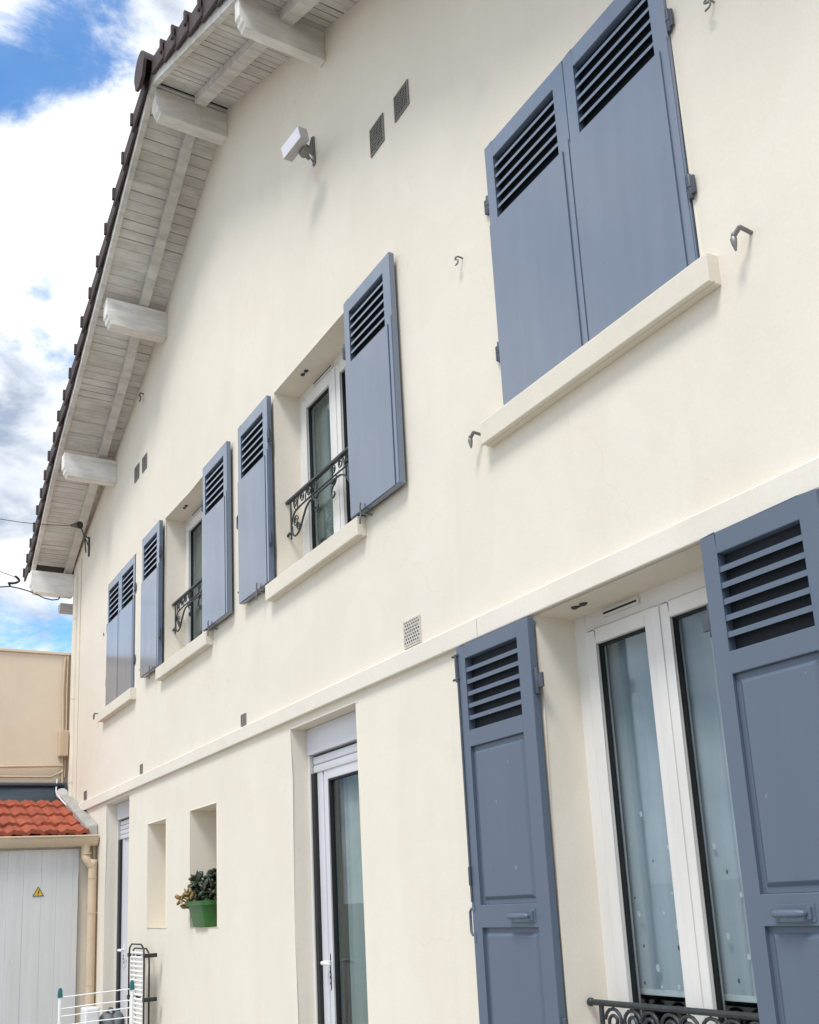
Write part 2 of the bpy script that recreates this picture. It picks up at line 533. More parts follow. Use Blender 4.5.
def upper_shutter(x0, x1, z0, z1, yf, yb, stripR, hinge_side, hinge_z=(3.98, 4.74), handle=None, lou=None, mats='blue', stayhook=False, label=None):
    s = MB()
    lx0, lx1, lz0, lz1 = lou if lou else (x0 + .065, x1 - .075, z0 + .925, z1 - .085)
    strip = .045
    s.box(x0, lx0, yf, yb, z0, z1)                       # left stile
    s.box(lx1, x1, yf, yb, z0, z1)                       # right stile
    s.box(lx0, lx1, yf, yb, lz1, z1)                     # top rail
    s.box(lx0, lx1, yf, yb, z0, lz0 - .006)              # lower body
    o = build('shutter', s, mats, house, bevel=.0025)
    if label: o['label'] = label
    p = MB()                                             # sheet planted on the lower part
    px1 = x1 - strip if stripR else x1 - .004
    p.box(x0 + .003, px1, yf - .007, yf - .0005, z0 + .003, lz0 - .010)
    if stripR: p.box(px1 + .014, x1 - .003, yf - .006, yf - .0005, z0 + .003, lz0 + .02)
    build('panel', p, mats, o, bevel=.002)
    l = MB(); slats(l, lx0 + .0005, lx1 - .0005, lz0, lz1, 6, yf + .004, yb - .005, .62)
    build('louvre', l, mats, o)
    l = MB(); l.box(lx0 - .01, lx1 + .01, yb + .0005, yb + .003, lz0 - .01, lz1 + .01)  # added dark sheet that paints deep shade into the louvre gaps
    build('louvre_shade_sheet', l, 'louvre_shade', o)
    for hz in hinge_z:
        h = MB()
        hx = x0 if hinge_side < 0 else x1
        h.tube([(hx + hinge_side * .008, yf + .004, hz - .05), (hx + hinge_side * .008, yf + .004, hz + .05)], .0095, 8)
        h.box(min(hx + hinge_side * .006, hx + hinge_side * .032), max(hx + hinge_side * .006, hx + hinge_side * .032), yf - .002, yf + .009, hz - .036, hz + .036)
        h.tube([(hx + hinge_side * .008, yf + .004, hz - .004), (hx + hinge_side * .008, yf + .004, hz + .004)], .0115, 8)
        build('hinge', h, 'iron_blue', o, bevel=.0015)
    if handle:
        hm = MB(); handle_u(hm, handle[0], yf + .008, handle[1], handle[2], handle[3])
        build('handle', hm, 'iron_blue', o)
    return o

# big closed pair
upper_shutter(-3.302, -2.702, 3.69, 5.052, -.016, .016, True, -1, (3.98, 4.75), lou=(-3.24, -2.776, 4.638, 4.966))
upper_shutter(-2.698, -2.112, 3.69, 5.052, -.016, .016, True, 1, (4.0, 4.72), lou=(-2.637, -2.186, 4.638, 4.966))
# far closed pair
upper_shutter(-10.645, -10.128, 3.69, 5.045, -.016, .016, True, -1, (3.97, 4.56), lou=(-10.60, -10.19, 4.60, 4.965))
upper_shutter(-10.124, -9.565, 3.69, 5.045, -.016, .016, True, 1, (3.97, 4.70), lou=(-10.06, -9.615, 4.60, 4.965))
# open pairs folded flat on the wall
upper_shutter(-4.765, -4.195, 3.685, 5.05, -.055, -.022, True, -1, (3.98, 4.74), lou=(-4.70, -4.275, 4.64, 4.965))
upper_shutter(-6.56, -5.985, 3.682, 5.045, -.055, -.022, True, 1, (3.98, 4.74), handle=(-6.548, 4.265, 4.37, -.062), lou=(-6.50, -6.065, 4.62, 4.955))
upper_shutter(-7.368, -6.80, 3.685, 5.055, -.055, -.022, True, -1, (3.98, 4.74), lou=(-7.31, -6.875, 4.63, 4.965))
upper_shutter(-9.16, -8.582, 3.695, 5.05, -.055, -.022, True, 1, (3.98, 4.74), lou=(-9.10, -8.66, 4.62, 4.965))

def ground_shutter(x0, x1, z0, z1, yf, yb, lx0, lx1, hinge_side, side_handle=None, latch=None):
    s = MB()
    lz0, lz1 = 2.297, 2.628
    zr = (2.222, 1.535, 1.440)
    s.box(x0, lx0, yf, yb, z0, z1); s.box(lx1, x1, yf, yb, z0, z1)
    s.box(lx0, lx1, yf, yb, lz1, z1)
    s.box(lx0, lx1, yf, yb, zr[0], lz0)
    s.box(lx0, lx1, yf, yb, zr[2], zr[1])
    s.box(lx0, lx1, yf, yb, z0, z0 + .09)
    o = build('shutter', s, 'blue_wood', house, bevel=.003)
    p = MB()
    for a, c in ((zr[1], zr[0]), (z0 + .09, zr[2])):
        y1 = yf + .016
        p.box(lx0, lx1, y1, yb - .004, a, c)
        i0, i1 = .020, .034                              # raised field with chamfer
        A = [(lx0 + i0, y1 - .0005, a + i0), (lx1 - i0, y1 - .0005, a + i0), (lx1 - i0, y1 - .0005, c - i0), (lx0 + i0, y1 - .0005, c - i0)]
        B = [(lx0 + i1, yf + .005, a + i1), (lx1 - i1, yf + .005, a + i1), (lx1 - i1, yf + .005, c - i1), (lx0 + i1, yf + .005, c - i1)]
        p.face(B)
        for k in range(4): p.face([A[k], A[(k + 1) % 4], B[(k + 1) % 4], B[k]])
    build('panel', p, 'blue_wood', o, bevel=.0015)
    l = MB(); slats(l, lx0 + .0005, lx1 - .0005, lz0, lz1, 6, yf + .003, yb - .002, .20, .012)
    build('louvre', l, 'blue_wood', o)
    l = MB(); l.box(lx0 - .01, lx1 + .01, yb + .0005, yb + .003, lz0 - .01, lz1 + .01)  # same added backing, dark so the slat gaps look shaded
    build('louvre_shade_sheet', l, 'louvre_shade', o)
    for hz in (2.42, 1.05):
        h = MB(); hx = x0 if hinge_side < 0 else x1
        h.tube([(hx + hinge_side * .010, yf + .02, hz - .055), (hx + hinge_side * .010, yf + .02, hz + .055)], .011, 8)
        h.box(min(hx, hx + hinge_side * .05), max(hx, hx + hinge_side * .05), yf + .016, yf + .026, hz - .03, hz + .03)
        build('hinge', h, 'iron_blue', o, bevel=.002)
    if side_handle:
        hm = MB(); handle_u(hm, side_handle[0], yf + .012, side_handle[1], side_handle[2], -.034)
        hm.box(side_handle[0] + .006, side_handle[0] + .022, yf - .003, yf + .002, side_handle[2] - .012, side_handle[2] + .03)
        hm.box(side_handle[0] + .006, side_handle[0] + .022, yf - .003, yf + .002, side_handle[1] - .03, side_handle[1] + .012)
        build('handle', hm, 'blue_wood', o)
        e = MB()                                         # lock strip and pins along the free edge
        e.box(x0 + .004, x0 + .016, yf - .006, yf, 1.55, 2.64)
        for zz in (2.655, 2.545):
            e.tube([(x0 - .028, yf - .004, zz), (x0 + .02, yf - .004, zz)], .006, 7)
        e.tube([(x0 + .004, yf - .006, 2.66), (x0 + .004, yf - .006, 2.53)], .007, 7)
        e.tube([(x0 + .012, yf - .008, 1.62), (x0 + .012, yf - .008, 1.70)], .007, 7)
        build('bolt', e, 'iron_blue', o)
    if latch:
        a, c, z = latch
        lm = MB()
        lm.box(a, c, yf - .004, yf, z - .026, z + .026)
        lm.tube([(a + .012, yf - .006, z), (a + .012, yf - .026, z), (a + .03, yf - .034, z), (c - .04, yf - .034, z), (c - .025, yf - .026, z), (c - .025, yf - .006, z)], [.010, .010, .013, .013, .010, .010], 8)
        lm.box(c - .022, c - .008, yf - .014, yf - .004, z - .018, z + .018)
        build('latch', lm, 'blue_wood', o, bevel=.0015)
    return o
ground_shutter(-3.772, -3.214, .875, 2.694, -.052, -.016, -3.704, -3.296, 1, side_handle=(-3.772, 1.41, 1.52), latch=(-3.475, -3.31, 1.487))
ground_shutter(-2.226, -1.755, .875, 2.702, -.052, -.016, -2.162, -1.825, -1, latch=(-2.108, -1.965, 1.478))
# ------------------------------------------------------------------ windows
def frame_rect(m, x0, x1, z0, z1, t, y0, y1, tb=None):
    tb = t if tb is None else tb
    m.box(x0, x0 + t, y0, y1, z0, z1); m.box(x1 - t, x1, y0, y1, z0, z1)
    m.box(x0 + t, x1 - t, y0, y1, z1 - t, z1); m.box(x0 + t, x1 - t, y0, y1, z0, z0 + tb)

def casement(x0, x1, z0, z1, yf, fw=.075, sw=.078, mat='upvc', vent=None):
    m = MB(); frame_rect(m, x0 - .03, x1 + .03, z0 - .02, z1 + .03, fw + .03, yf, yf + .06)
    o = build('window', m, mat, house, bevel=.004)
    mid = (x0 + x1) / 2
    gl = []
    for a, c in ((x0 + fw + .004, mid - .0015), (mid + .0015, x1 - fw - .004)):
        s = MB()
        zb, zt = z0 + fw + .004, z1 - fw - .004
        frame_rect(s, a, c, zb, zt, sw, yf - .014, yf + .045)
        build('sash', s, mat, o, bevel=.005)
        k = MB()                                           # dark gasket and stepped spacer round the glass
        frame_rect(k, a + sw - .001, c - sw + .001, zb + sw - .001, zt - sw + .001, .005, yf + .004, yf + .02)
        frame_rect(k, a + sw + .004, c - sw - .004, zb + sw + .004, zt - sw - .004, .006, yf + .010, yf + .026)
        build('gasket', k, 'black', o)
        p = MB(); p.box(a + sw - .002, c - sw + .002, yf + .016, yf + .020, zb + sw - .002, zt - sw + .002)
        build('pane', p, 'glass', o)
        gl.append((a + sw, c - sw, zb + sw, zt - sw))
    c = MB(); c.box(mid - .022, mid + .022, yf - .020, yf - .0145, z0 + fw + .01, z1 - fw - .01)
    build('cover_strip', c, mat, o, bevel=.003)
    if vent:
        v = MB(); v.box(vent[0], vent[1], yf - .010, yf - .0005, z1 - .040, z1 - .012)
        build('air_vent', v, mat, o, bevel=.002)
        v = MB(); v.box(vent[0] + .01, vent[1] - .01, yf - .0125, yf - .0095, z1 - .030, z1 - .022)
        build('vent_slot', v, 'black', o)
    return gl
G1 = casement(-5.965, -4.775, 3.69, 5.062, .18, .062, .078, vent=(-5.70, -5.40))
G2 = casement(-8.57, -7.38, 3.69, 5.062, .18, .062, .078, vent=(-8.35, -7.98))
G3 = casement(-3.215, -2.20, .855, 2.703, .20, .072, .064, vent=(-3.02, -2.80))
# lintel bolt holes (small spring clips under the heads)
for (x, z, y) in ((-3.02, 2.703, .07), (-5.62, 5.062, .07), (-8.22, 5.062, .07)):
    m = MB()
    m.sphere((x - .025, y, z), .016, 8, 6, (1.2, 1, .7)); m.sphere((x + .03, y, z), .016, 8, 6, (1.2, 1, .7))
    m.tube([(x - .025, y, z - .006), (x + .03, y, z - .006)], .004, 6)
    build('shutter_catch', m, 'iron', house)

# curtains
def curtain(name, x0, x1, y, z0, z1, label, cat, mat, folds=9, amp=.012, dots=False, hem=False, group=None):
    m = MB()
    nx = 90
    for i in range(nx):
        q = []
        for k in (i, i + 1):
            t = k / nx
            yy = y + amp * math.sin(t * folds * 2 * PI + 1.3 * math.sin(t * 9)) + amp * .5 * math.sin(t * folds * 4.7)
            q.append((x0 + (x1 - x0) * t, yy))
        m.face([(q[0][0], q[0][1], z0), (q[1][0], q[1][1], z0), (q[1][0], q[1][1], z1), (q[0][0], q[0][1], z1)], True)
    if hem:
        m.mi = 1
        m.box(x0, x1, y - amp - .006, y - amp - .003, z0, z0 + .022)
    if dots:
        for (u, v, rr, dk) in dots:
            d = ray(u, v); t = (y - amp * 1.6 - .004 - CAM.y) / d.y
            P = CAM + d * t
            m.mi = 2 if dk else 1
            n = 10
            m.face([(P.x + rr * .85 * math.cos(2 * PI * k / n), P.y, P.z + rr * 1.25 * math.sin(2 * PI * k / n)) for k in range(n)])
    o = build(name, m, [mat, 'dot', 'dot_d'], recalc=False, weld=True)
    return tag(o, label, cat, group)
dots = [(641, 814, .009, 0), (668, 847, .006, 0), (639, 914, .010, 0), (664, 913, .005, 0), (677, 927, .009, 0), (644, 946, .006, 1), (679, 948, .008, 1),
        (658, 968, .012, 0), (645, 983, .006, 1), (679, 987, .008, 0), (662, 987, .006, 0), (653, 861, .005, 1), (635, 898, .005, 1), (672, 893, .005, 0),
        (714, 846, .010, 0), (727, 872, .007, 1), (728, 936, .010, 0), (739, 981, .007, 1), (749, 957, .009, 0), (741, 895, .007, 0), (631, 844, .005, 0)]
curtain('sheer_curtain', -3.20, -2.22, .300, 1.165, 2.66, 'blue grey sheer half curtain with white dots behind the ground floor window', 'curtain', 'voile', 7, .017, dots, True)
curtain('drape_curtain', -5.95, -5.47, .275, 3.70, 5.05, 'grey green curtain behind the upper window with the widest open gap', 'curtain', 'drape', 5, .014)
curtain('drape_curtain', -8.56, -8.02, .275, 3.70, 5.05, 'grey green curtain behind the narrow-looking upper window further left', 'curtain', 'drape', 5, .014)
curtain('drape_curtain', -5.57, -4.92, .232, .2, 2.45, 'grey green curtain behind the glass door with the raised roller blind', 'curtain', 'drape', 5, .012)

# ------------------------------------------------------------------ doors
def glazed_door(x0, x1, ztop, zbox, zslat, yb, label=None, handle_z=1.235, stile=.15, gap=.042):
    m = MB()                                              # roller box
    m.box(x0 + .002, x1 - .002, yb, yb + .16, zbox, ztop - .002)
    box_ = build('shutter_box', m, 'upvc_l', house, bevel=.003)
    s = MB()
    nz = 2 if zbox < 2.5 else 4
    zz = [zslat + (zbox - .012 - zslat) * k / nz for k in range(nz + 1)]
    for a, c in zip(zz, zz[1:]):
        s.prism([(yb + .035, a + .001), (yb + .028, a + .006), (yb + .026, (a + c) / 2), (yb + .028, c - .004), (yb + .035, c - .001)], 'x', x0 + .045, x1 - .03)
    build('roller_slat', s, 'upvc_l', house)
    gr = MB()
    gr.box(x0 + .001, x0 + .030, yb + .004, yb + .05, .15, zbox - .001)
    gr.box(x1 - .03, x1 - .001, yb + .004, yb + .05, .15, zbox - .001)
    build('guide_rail', gr, 'upvc', house, bevel=.003)
    k = MB()
    k.box(x0 + .031, x0 + .030 + gap, yb + .014, yb + .06, .15, zslat)
    k.box(x1 - .062, x1 - .031, yb + .045, yb + .06, .15, zslat)
    k.box(x0 + .030 + gap, x1 - .062, yb + .05, yb + .062, zslat - .015, zslat + .02)
    build('door_frame', k, 'black', house)
    d = MB()
    a, c, zb, zt = x0 + .031 + gap, x1 - .063, .155, zslat + .03
    d.box(a, a + .075, yb + .036, yb + .085, zb, zt)
    d.box(a + .075, a + stile - .05, yb + .046, yb + .085, zb, zt)
    d.box(a + stile - .05, a + stile, yb + .036, yb + .085, zb, zt)
    d.box(c - .10, c, yb + .036, yb + .085, zb, zt)
    d.box(a + stile, c - .10, yb + .036, yb + .085, zb, zb + .12); d.box(a + stile, c - .10, yb + .036, yb + .085, zt - .085, zt)
    door = build('door', d, 'upvc_l', house, bevel=.004)
    p = MB(); p.box(a + stile - .003, c - .097, yb + .06, yb + .064, zb + .117, zt - .082)
    build('pane', p, 'glass', door)
    gk = MB(); frame_rect(gk, a + stile - .002, c - .098, zb + .118, zt - .083, .012, yb + .044, yb + .074)
    build('gasket', gk, 'black', door)
    h = MB()
    hx = a + .105
    h.box(hx - .016, hx + .016, yb + .036, yb + .046, handle_z - .16, handle_z + .05)
    h.tube([(hx, yb + .04, handle_z), (hx, yb - .012, handle_z), (hx + .012, yb - .020, handle_z), (hx + .07, yb - .022, handle_z - .002), (hx + .115, yb - .018, handle_z - .006)], [.012, .011, .012, .011, .008], 8)
    build('handle', h, 'white_pl', door, bevel=.002)
    kh = MB()
    for dz in (-.055, -.085, -.12): kh.sphere((hx + .002, yb + .0355, handle_z + dz), 1, 8, 6, (.008, .004, .010))
    build('keyhole', kh, 'iron', door)
    return door
glazed_door(-5.82, -4.90, 2.655, 2.487, 2.37, .10)
glazed_door(-10.585, -9.70, 2.677, 2.51, 2.31, .10, stile=.33, gap=.075)

# ------------------------------------------------------------------ balcony railings
def spiral(cx, y, cz, r0, r1, a0, a1, n=22):
    return [(cx + (r0 + (r1 - r0) * k / n) * math.cos(a0 + (a1 - a0) * k / n), y, cz + (r0 + (r1 - r0) * k / n) * math.sin(a0 + (a1 - a0) * k / n)) for k in range(n + 1)]
def smooth_path(P, n=10):
    out = []
    P = [Vector(p) for p in P]
    Q = [P[0] * 2 - P[1]] + P + [P[-1] * 2 - P[-2]]
    for i in range(1, len(Q) - 2):
        for k in range(n):
            t = k / n
            a, b, c, d = Q[i - 1], Q[i], Q[i + 1], Q[i + 2]
            out.append(.5 * ((2 * b) + (c - a) * t + (2 * a - 5 * b + 4 * c - d) * t * t + (3 * b - a - 3 * c + d) * t ** 3))
    out.append(P[-1])
    return out
def upper_rail(x0, x1, y, zt):
    m = MB()
    m.box(x0, x1, y - .014, y + .014, zt - .016, zt)
    cx = (x0 + x1) / 2
    hw = (x1 - x0) / 2
    for sgn in (-1, 1):
        def P(u, dz): return (cx + sgn * (hw - u), y, zt + dz)   # u measured from the jamb inwards
        m.tube([P(.06, -.01), P(.06, -.29)], .0065, 6)
        m.tube([P(.0, -.245), P(.03, -.235), P(.06, -.25)], .010, 6)
        m.tube(smooth_path([P(.06, -.20), P(.11, -.125), P(.20, -.105), P(.42, -.10), P(hw, -.10)], 6), .0062, 6)
        m.tube(smooth_path([P(.075, -.20), P(.085, -.255), P(.13, -.285), P(.20, -.265), P(.26, -.20), P(.32, -.145), P(.40, -.125), P(hw, -.122)], 8), .0068, 6)
        for (u, dz, r0, dirn) in ((.135, -.055, .034, 1), (.25, -.055, .034, -1), (.36, -.055, .034, 1), (.46, -.055, .034, -1), (.14, -.185, .042, 1), (.18, -.235, .03, -1)):
            m.tube(spiral(P(u, 0)[0], y, zt + dz, r0, .010, 0 if dirn > 0 else PI, (3.3 * PI if dirn > 0 else PI - 3.3 * PI), 18), .0044, 5)
        m.tube(smooth_path([P(.105, -.02), P(.12, -.08), P(.165, -.11), P(.18, -.05), P(.20, -.02)], 6), .0045, 5)
        m.tube(smooth_path([P(.30, -.10), P(.31, -.05), P(.33, -.02)], 6), .0045, 5)
        # leaf drop part way along
        u0 = hw - .12
        m.tube([P(u0, -.015), P(u0, -.105)], .0065, 6)
        m.tube(smooth_path([P(u0 - .06, -.11), P(u0 - .035, -.15), P(u0, -.165), P(u0 + .02, -.20), P(u0 + .005, -.235), P(u0 - .022, -.222), P(u0 - .018, -.20)], 7), [.006] * 7 * 6 + [.006], 6)
        m.sphere(P(u0, -.13), .02, 8, 6, (1.2, .6, 1))
    return build('balcony_rail', m, 'iron', house)
upper_rail(-5.965, -4.775, .072, 4.256)
upper_rail(-8.57, -7.38, .072, 4.256)
m = MB()
m.tube([(-3.212, .10, 1.150), (-2.202, .10, 1.150)], .0115, 10)
m.sphere((-3.20, .10, 1.150), .017, 8, 6)
m.tube([(-3.14, .10, 1.148), (-3.14, .10, .87)], .010, 8)
m.tube([(-2.28, .10, 1.148), (-2.28, .10, .87)], .010, 8)
m.tube([(-3.20, .10, .93), (-2.21, .10, .93)], .010, 8)
for k in range(9):
    cx = -3.07 + k * .099
    m.tube(spiral(cx, .10, 1.085, .052, .014, PI * .05 if k % 2 else PI * .95, (PI * .05 + 3.2 * PI) if k % 2 else (PI * .95 - 3.2 * PI), 22), .0070, 7)
    m.tube(spiral(cx, .10, .985, .045, .012, PI, PI + 3.2 * PI, 18), .0075, 6)
build('balcony_rail', m, 'iron', house)

# ------------------------------------------------------------------ wall fittings
def hook(x, z, s=1., y0=0.):
    m = MB()
    m.tube([(x, y0 + .02, z), (x, y0 - .085 * s, z + .006)], .0075, 7)
    m.tube([(x, y0 - .082 * s, z + .008), (x - .045 * s, y0 - .085 * s, z - .012)], [.0085, .009], 7)
    m.tube([(x - .045 * s, y0 - .085 * s, z - .006), (x - .045 * s, y0 - .087 * s, z - .035 * s), (x - .043 * s, y0 - .087 * s, z - .06 * s), (x - .042 * s, y0 - .085 * s, z - .10 * s)], [.006, .012, .010, .004], 7)
    m.sphere((x - .040 * s, y0 - .085 * s, z - .008), .011, 8, 6)
    return build('shutter_stay', m, 'grey_metal', house)
hook(-1.885, 3.672, .66); hook(-3.505, 3.655, .62)
hook(-11.0, 3.69, .6)
def stay(x, z):
    m = MB()
    m.tube([(x, .02, z), (x, -.072, z - .004)], .006, 7)
    m.tube(smooth_path([(x, -.070, z - .012), (x + .006, -.078, z + .030), (x + .012, -.076, z + .055)], 5), .006, 6)
    m.tube(smooth_path([(x, -.07, z - .01), (x - .006, -.074, z - .035), (x - .016, -.07, z - .06)], 5), .006, 6)
    return build('shutter_stay', m, 'grey_metal', house)
stay(-4.62, 3.668); stay(-6.18, 3.668); stay(-7.19, 3.668); stay(-8.80, 3.675)
for x in (-6.60, -9.20):
    m = MB(); m.tube([(x, .01, 3.78), (x, -.05, 3.78), (x + .03, -.062, 3.775)], .005, 6); build('shutter_stay', m, 'grey_metal', house)
def curl(x, z, s=1.):
    m = MB()
    m.tube(smooth_path([(x, .015, z + .02 * s), (x, -.03, z + .022 * s), (x - .014 * s, -.036, z + .012 * s), (x + .010 * s, -.036, z - .004 * s), (x + .006 * s, -.036, z - .02 * s), (x - .016 * s, -.034, z - .018 * s)], 6), .0042 * s, 6)
    return build('screw_hook', m, 'grey_metal', house)
curl(-3.568, 4.61); curl(-1.9, 4.60); curl(-9.37, 6.66, 1.9)
m = MB(); m.sphere((-10.86, -.004, 4.55), 1, 8, 6, (.012, .008, .02)); build('wall_plug', m, 'grey_metal', house)

def grille(x0, x1, z0, z1, style, mat='void'):
    m = MB()
    frame_rect(m, x0, x1, z0, z1, .009, -.008, .004)
    o = build('vent_grille', m, 'plate_grey' if style == 'holes' else 'mesh_grey', house, bevel=.001)
    k = MB(); k.box(x0 + .009, x1 - .009, -.003, .003, z0 + .009, z1 - .009)
    build('vent_opening', k, 'black', o)
    l = MB()
    if style == 'mesh':
        n = 9
        for i in range(1, n):
            t = i / n
            l.box(x0 + (x1 - x0) * t - .0022, x0 + (x1 - x0) * t + .0022, -.0065, -.003, z0 + .009, z1 - .009)
            l.box(x0 + .009, x1 - .009, -.0066, -.0031, z0 + (z1 - z0) * t - .0022, z0 + (z1 - z0) * t + .0022)
        l.sphere(((x0 + x1) / 2, -.007, (z0 + z1) / 2), .009, 8, 6)
    elif style == 'holes':
        # staggered pattern plate: rows of narrow slots with webs between
        n = 8
        for i in range(1, n):
            z = z0 + (z1 - z0) * i / n
            l.box(x0 + .009, x1 - .009, -.0066, -.003, z - .0035, z + .0035)
        for i in range(n):
            for k_ in range(7):
                x = x0 + .012 + (x1 - x0 - .02) * (k_ + (.5 if i % 2 else 0)) / 7
                z = z0 + (z1 - z0) * i / n
                l.box(x - .0042, x + .0042, -.0064, -.003, z + .004, z + (z1 - z0) / n - .004)
    else:
        n = 3
        for i in range(1, n):
            t = i / n
            l.box(x0 + (x1 - x0) * t - .006, x0 + (x1 - x0) * t + .006, -.0065, -.003, z0 + .009, z1 - .009)
        for i in range(1, 9):
            t = i / 9
            l.box(x0 + .009, x1 - .009, -.0066, -.0031, z0 + (z1 - z0) * t - .003, z0 + (z1 - z0) * t + .003)
    build('vent_mesh', l, 'plate_grey' if style == 'holes' else 'mesh_grey', o)
grille(-4.43, -4.264, 5.845, 6.03, 'mesh'); grille(-4.133, -3.972, 5.858, 6.02, 'mesh')
grille(-9.66, -9.49, 5.84, 6.0, 'bars'); grille(-9.375, -9.21, 5.835, 5.99, 'bars')
grille(-4.326, -4.156, 2.822, 2.965, 'holes')
grille(-6.695, -6.60, 2.822, 2.905, 'bars'); grille(-9.33, -9.25, 2.825, 2.912, 'bars'); grille(-11.63, -11.5, 2.83, 2.925, 'bars')

# corner downpipe of the house and its eave gutter
m = MB()
m.tube([(-12.28, -.006, 5.62), (-12.28, -.006, 2.72)], .036, 12)
m.tube([(-12.06, -.008, 5.80), (-12.06, -.008, 2.80)], .010, 8)
for z in (5.1, 4.1, 3.1): m.tube([(-12.28, -.006, z), (-12.28, -.006, z + .03)], .041, 12)
build('downpipe', m, 'pipe_cream', house)
m = MB()
nn = 10
prof = [(-12.66 + .075 * math.cos(PI + PI * k / nn), 5.375 + .12 * math.sin(PI + PI * k / nn)) for k in range(nn + 1)]
prof += [(-12.66 + .068 * math.cos(PI + PI * k / nn), 5.377 + .112 * math.sin(PI + PI * k / nn)) for k in range(nn, -1, -1)]
m.prism(prof, 'y', -.12, 9, False)
m.prism([(-12.735, 5.375)] + prof[1:nn] + [(-12.585, 5.375)], 'y', -.134, -.118)
build('gutter', m, 'lamp_grey', house)

# ------------------------------------------------------------------ roof
YV = [(-12.95, -.455), (-11.2, -.555), (-10.5, -.585), (-9.2, -.625), (-6.84, -.64), (-5.1, -.61), (-1.0, -.60)]
YM = [(-12.75, -.045), (-10.93, -.12), (-10.5, -.135), (-8.87, -.208), (-7.0, -.25), (-5.5, -.28), (-1.0, -.28)]
def yv(x): return lerp(x, YV)
def ym(x): return lerp(x, YM)
XE, XF = -12.80, -.95
def strip_along(mb, xa, xb, y0f, y1f, dz0, dz1, step=.3):
    n = max(1, int(abs(xb - xa) / step))
    X = [xa + (xb - xa) * k / n for k in range(n + 1)]
    for kx in (-9.3,):
        if xa < kx < xb: X = sorted(set(X + [kx]))
    P = []
    for x in X:
        z = zsof(x)
        P.append([(x, y0f(x), z + dz0), (x, y1f(x), z + dz0), (x, y1f(x), z + dz1), (x, y0f(x), z + dz1)])
    for a, c in zip(P, P[1:]):
        for k in range(4):
            mb.face([a[k], c[k], c[(k + 1) % 4], a[(k + 1) % 4]])
    mb.face(P[0][::-1]); mb.face(P[-1])
# soffit boards
sb = MB()
def boards(xa, xb):
    x = xa
    while x < xb - .02:
        wdt = random.uniform(.078, .092)
        x2 = min(x + wdt, xb)
        gap = random.choice((.003, .005, .007, .009, .010))
        dz = random.uniform(-.002, .002)
        a, c = x, x2 - gap
        y0a, y0c = yv(a) + .02, yv(c) + .02
        za, zc = zsof(a) + dz, zsof(c) + dz
        sb.hexa([(a, y0a, za), (c, y0c, zc), (c, -.0005, zc), (a, -.0005, za), (a, y0a, za + .015), (c, y0c, zc + .015), (c, -.0005, zc + .015), (a, -.0005, za + .015)])
        x = x2
boards(-12.60, RIDGE - .01); boards(RIDGE + .01, XF)
build('soffit', sb, 'soffit', house)
ra = MB()
strip_along(ra, XE, RIDGE - .10, lambda x: ym(x) - .042, lambda x: ym(x) + .042, -.085, -.002)
strip_along(ra, RIDGE + .04, XF, lambda x: ym(x) - .045, lambda x: ym(x) + .045, -.085, -.002)
build('rafter', ra, 'soffit', house, bevel=.003)
# barge boards
for xa, xb in ((XE - .1, RIDGE - .001), (RIDGE + .001, XF)):
    bb = MB()
    strip_along(bb, xa, xb, lambda x: yv(x) - .001, lambda x: yv(x) + .045, -.045, .10)
    build('barge_board', bb, 'soffit', house, bevel=.003)
# purlins with carved ends
def purlin(x1, z0, z1, wdt=.13, yend=-.565):
    e = yend
    m = MB()
    h = z1 - z0
    prof = [(-.0005, z0), (-.0005, z1), (e, z1), (e + .001, z0 + .34 * h), (e + .014, z0 + .29 * h), (e + .020, z0 + .15 * h), (e + .036, z0 + .10 * h), (e + .042, z0)]
    m.prism(prof, 'x', x1 - wdt, x1)
    return build('purlin', m, 'beam', house, bevel=.004)
purlin(-8.555, 6.90, 7.165); purlin(-10.42, 6.145, 6.40, yend=-.55); purlin(-12.50, 5.455, 5.735, .14, -.50)
purlin(-6.86, 7.845, 8.075, .12, -.60)
purlin(-4.985, 7.01, 7.235, .075, -.60); purlin(-3.0, 6.06, 6.30); purlin(-1.2, 5.24, 5.48)
# roof deck and tiles
rd = MB()
strip_along(rd, -12.95, RIDGE, lambda x: yv(x) + .03, lambda x: YB + .4, .017, .10)
strip_along(rd, RIDGE, XF, lambda x: yv(x) + .03, lambda x: YB + .4, .017, .10)
build('roof_deck', rd, 'batten', house, recalc=True)
rt = MB()
def tiles(xr, xe, sgn):
    n = int(abs(xe - xr) / .30)
    for k in range(n):
        xa = xr + (xe - xr) * k / n
        xb = xr + (xe - xr) * (k + 1) / n + sgn * .05
        za, zb = zsof(xa) + .11, zsof(xb) + .135
        y0 = yv(xb) + .02
        rt.hexa([(xa, y0, za), (xb, y0, zb), (xb, YB + .45, zb), (xa, YB + .45, za), (xa, y0, za + .02), (xb, y0, zb + .02), (xb, YB + .45, zb + .02), (xa, YB + .45, za + .02)] if sgn > 0 else
                [(xb, y0, zb), (xa, y0, za), (xa, YB + .45, za), (xb, YB + .45, zb), (xb, y0, zb + .02), (xa, y0, za + .02), (xa, YB + .45, za + .02), (xb, YB + .45, zb + .02)])
tiles(RIDGE, -12.95, -1); tiles(RIDGE, XF, 1)
build('roof_tile', rt, 'tile_dark', house)
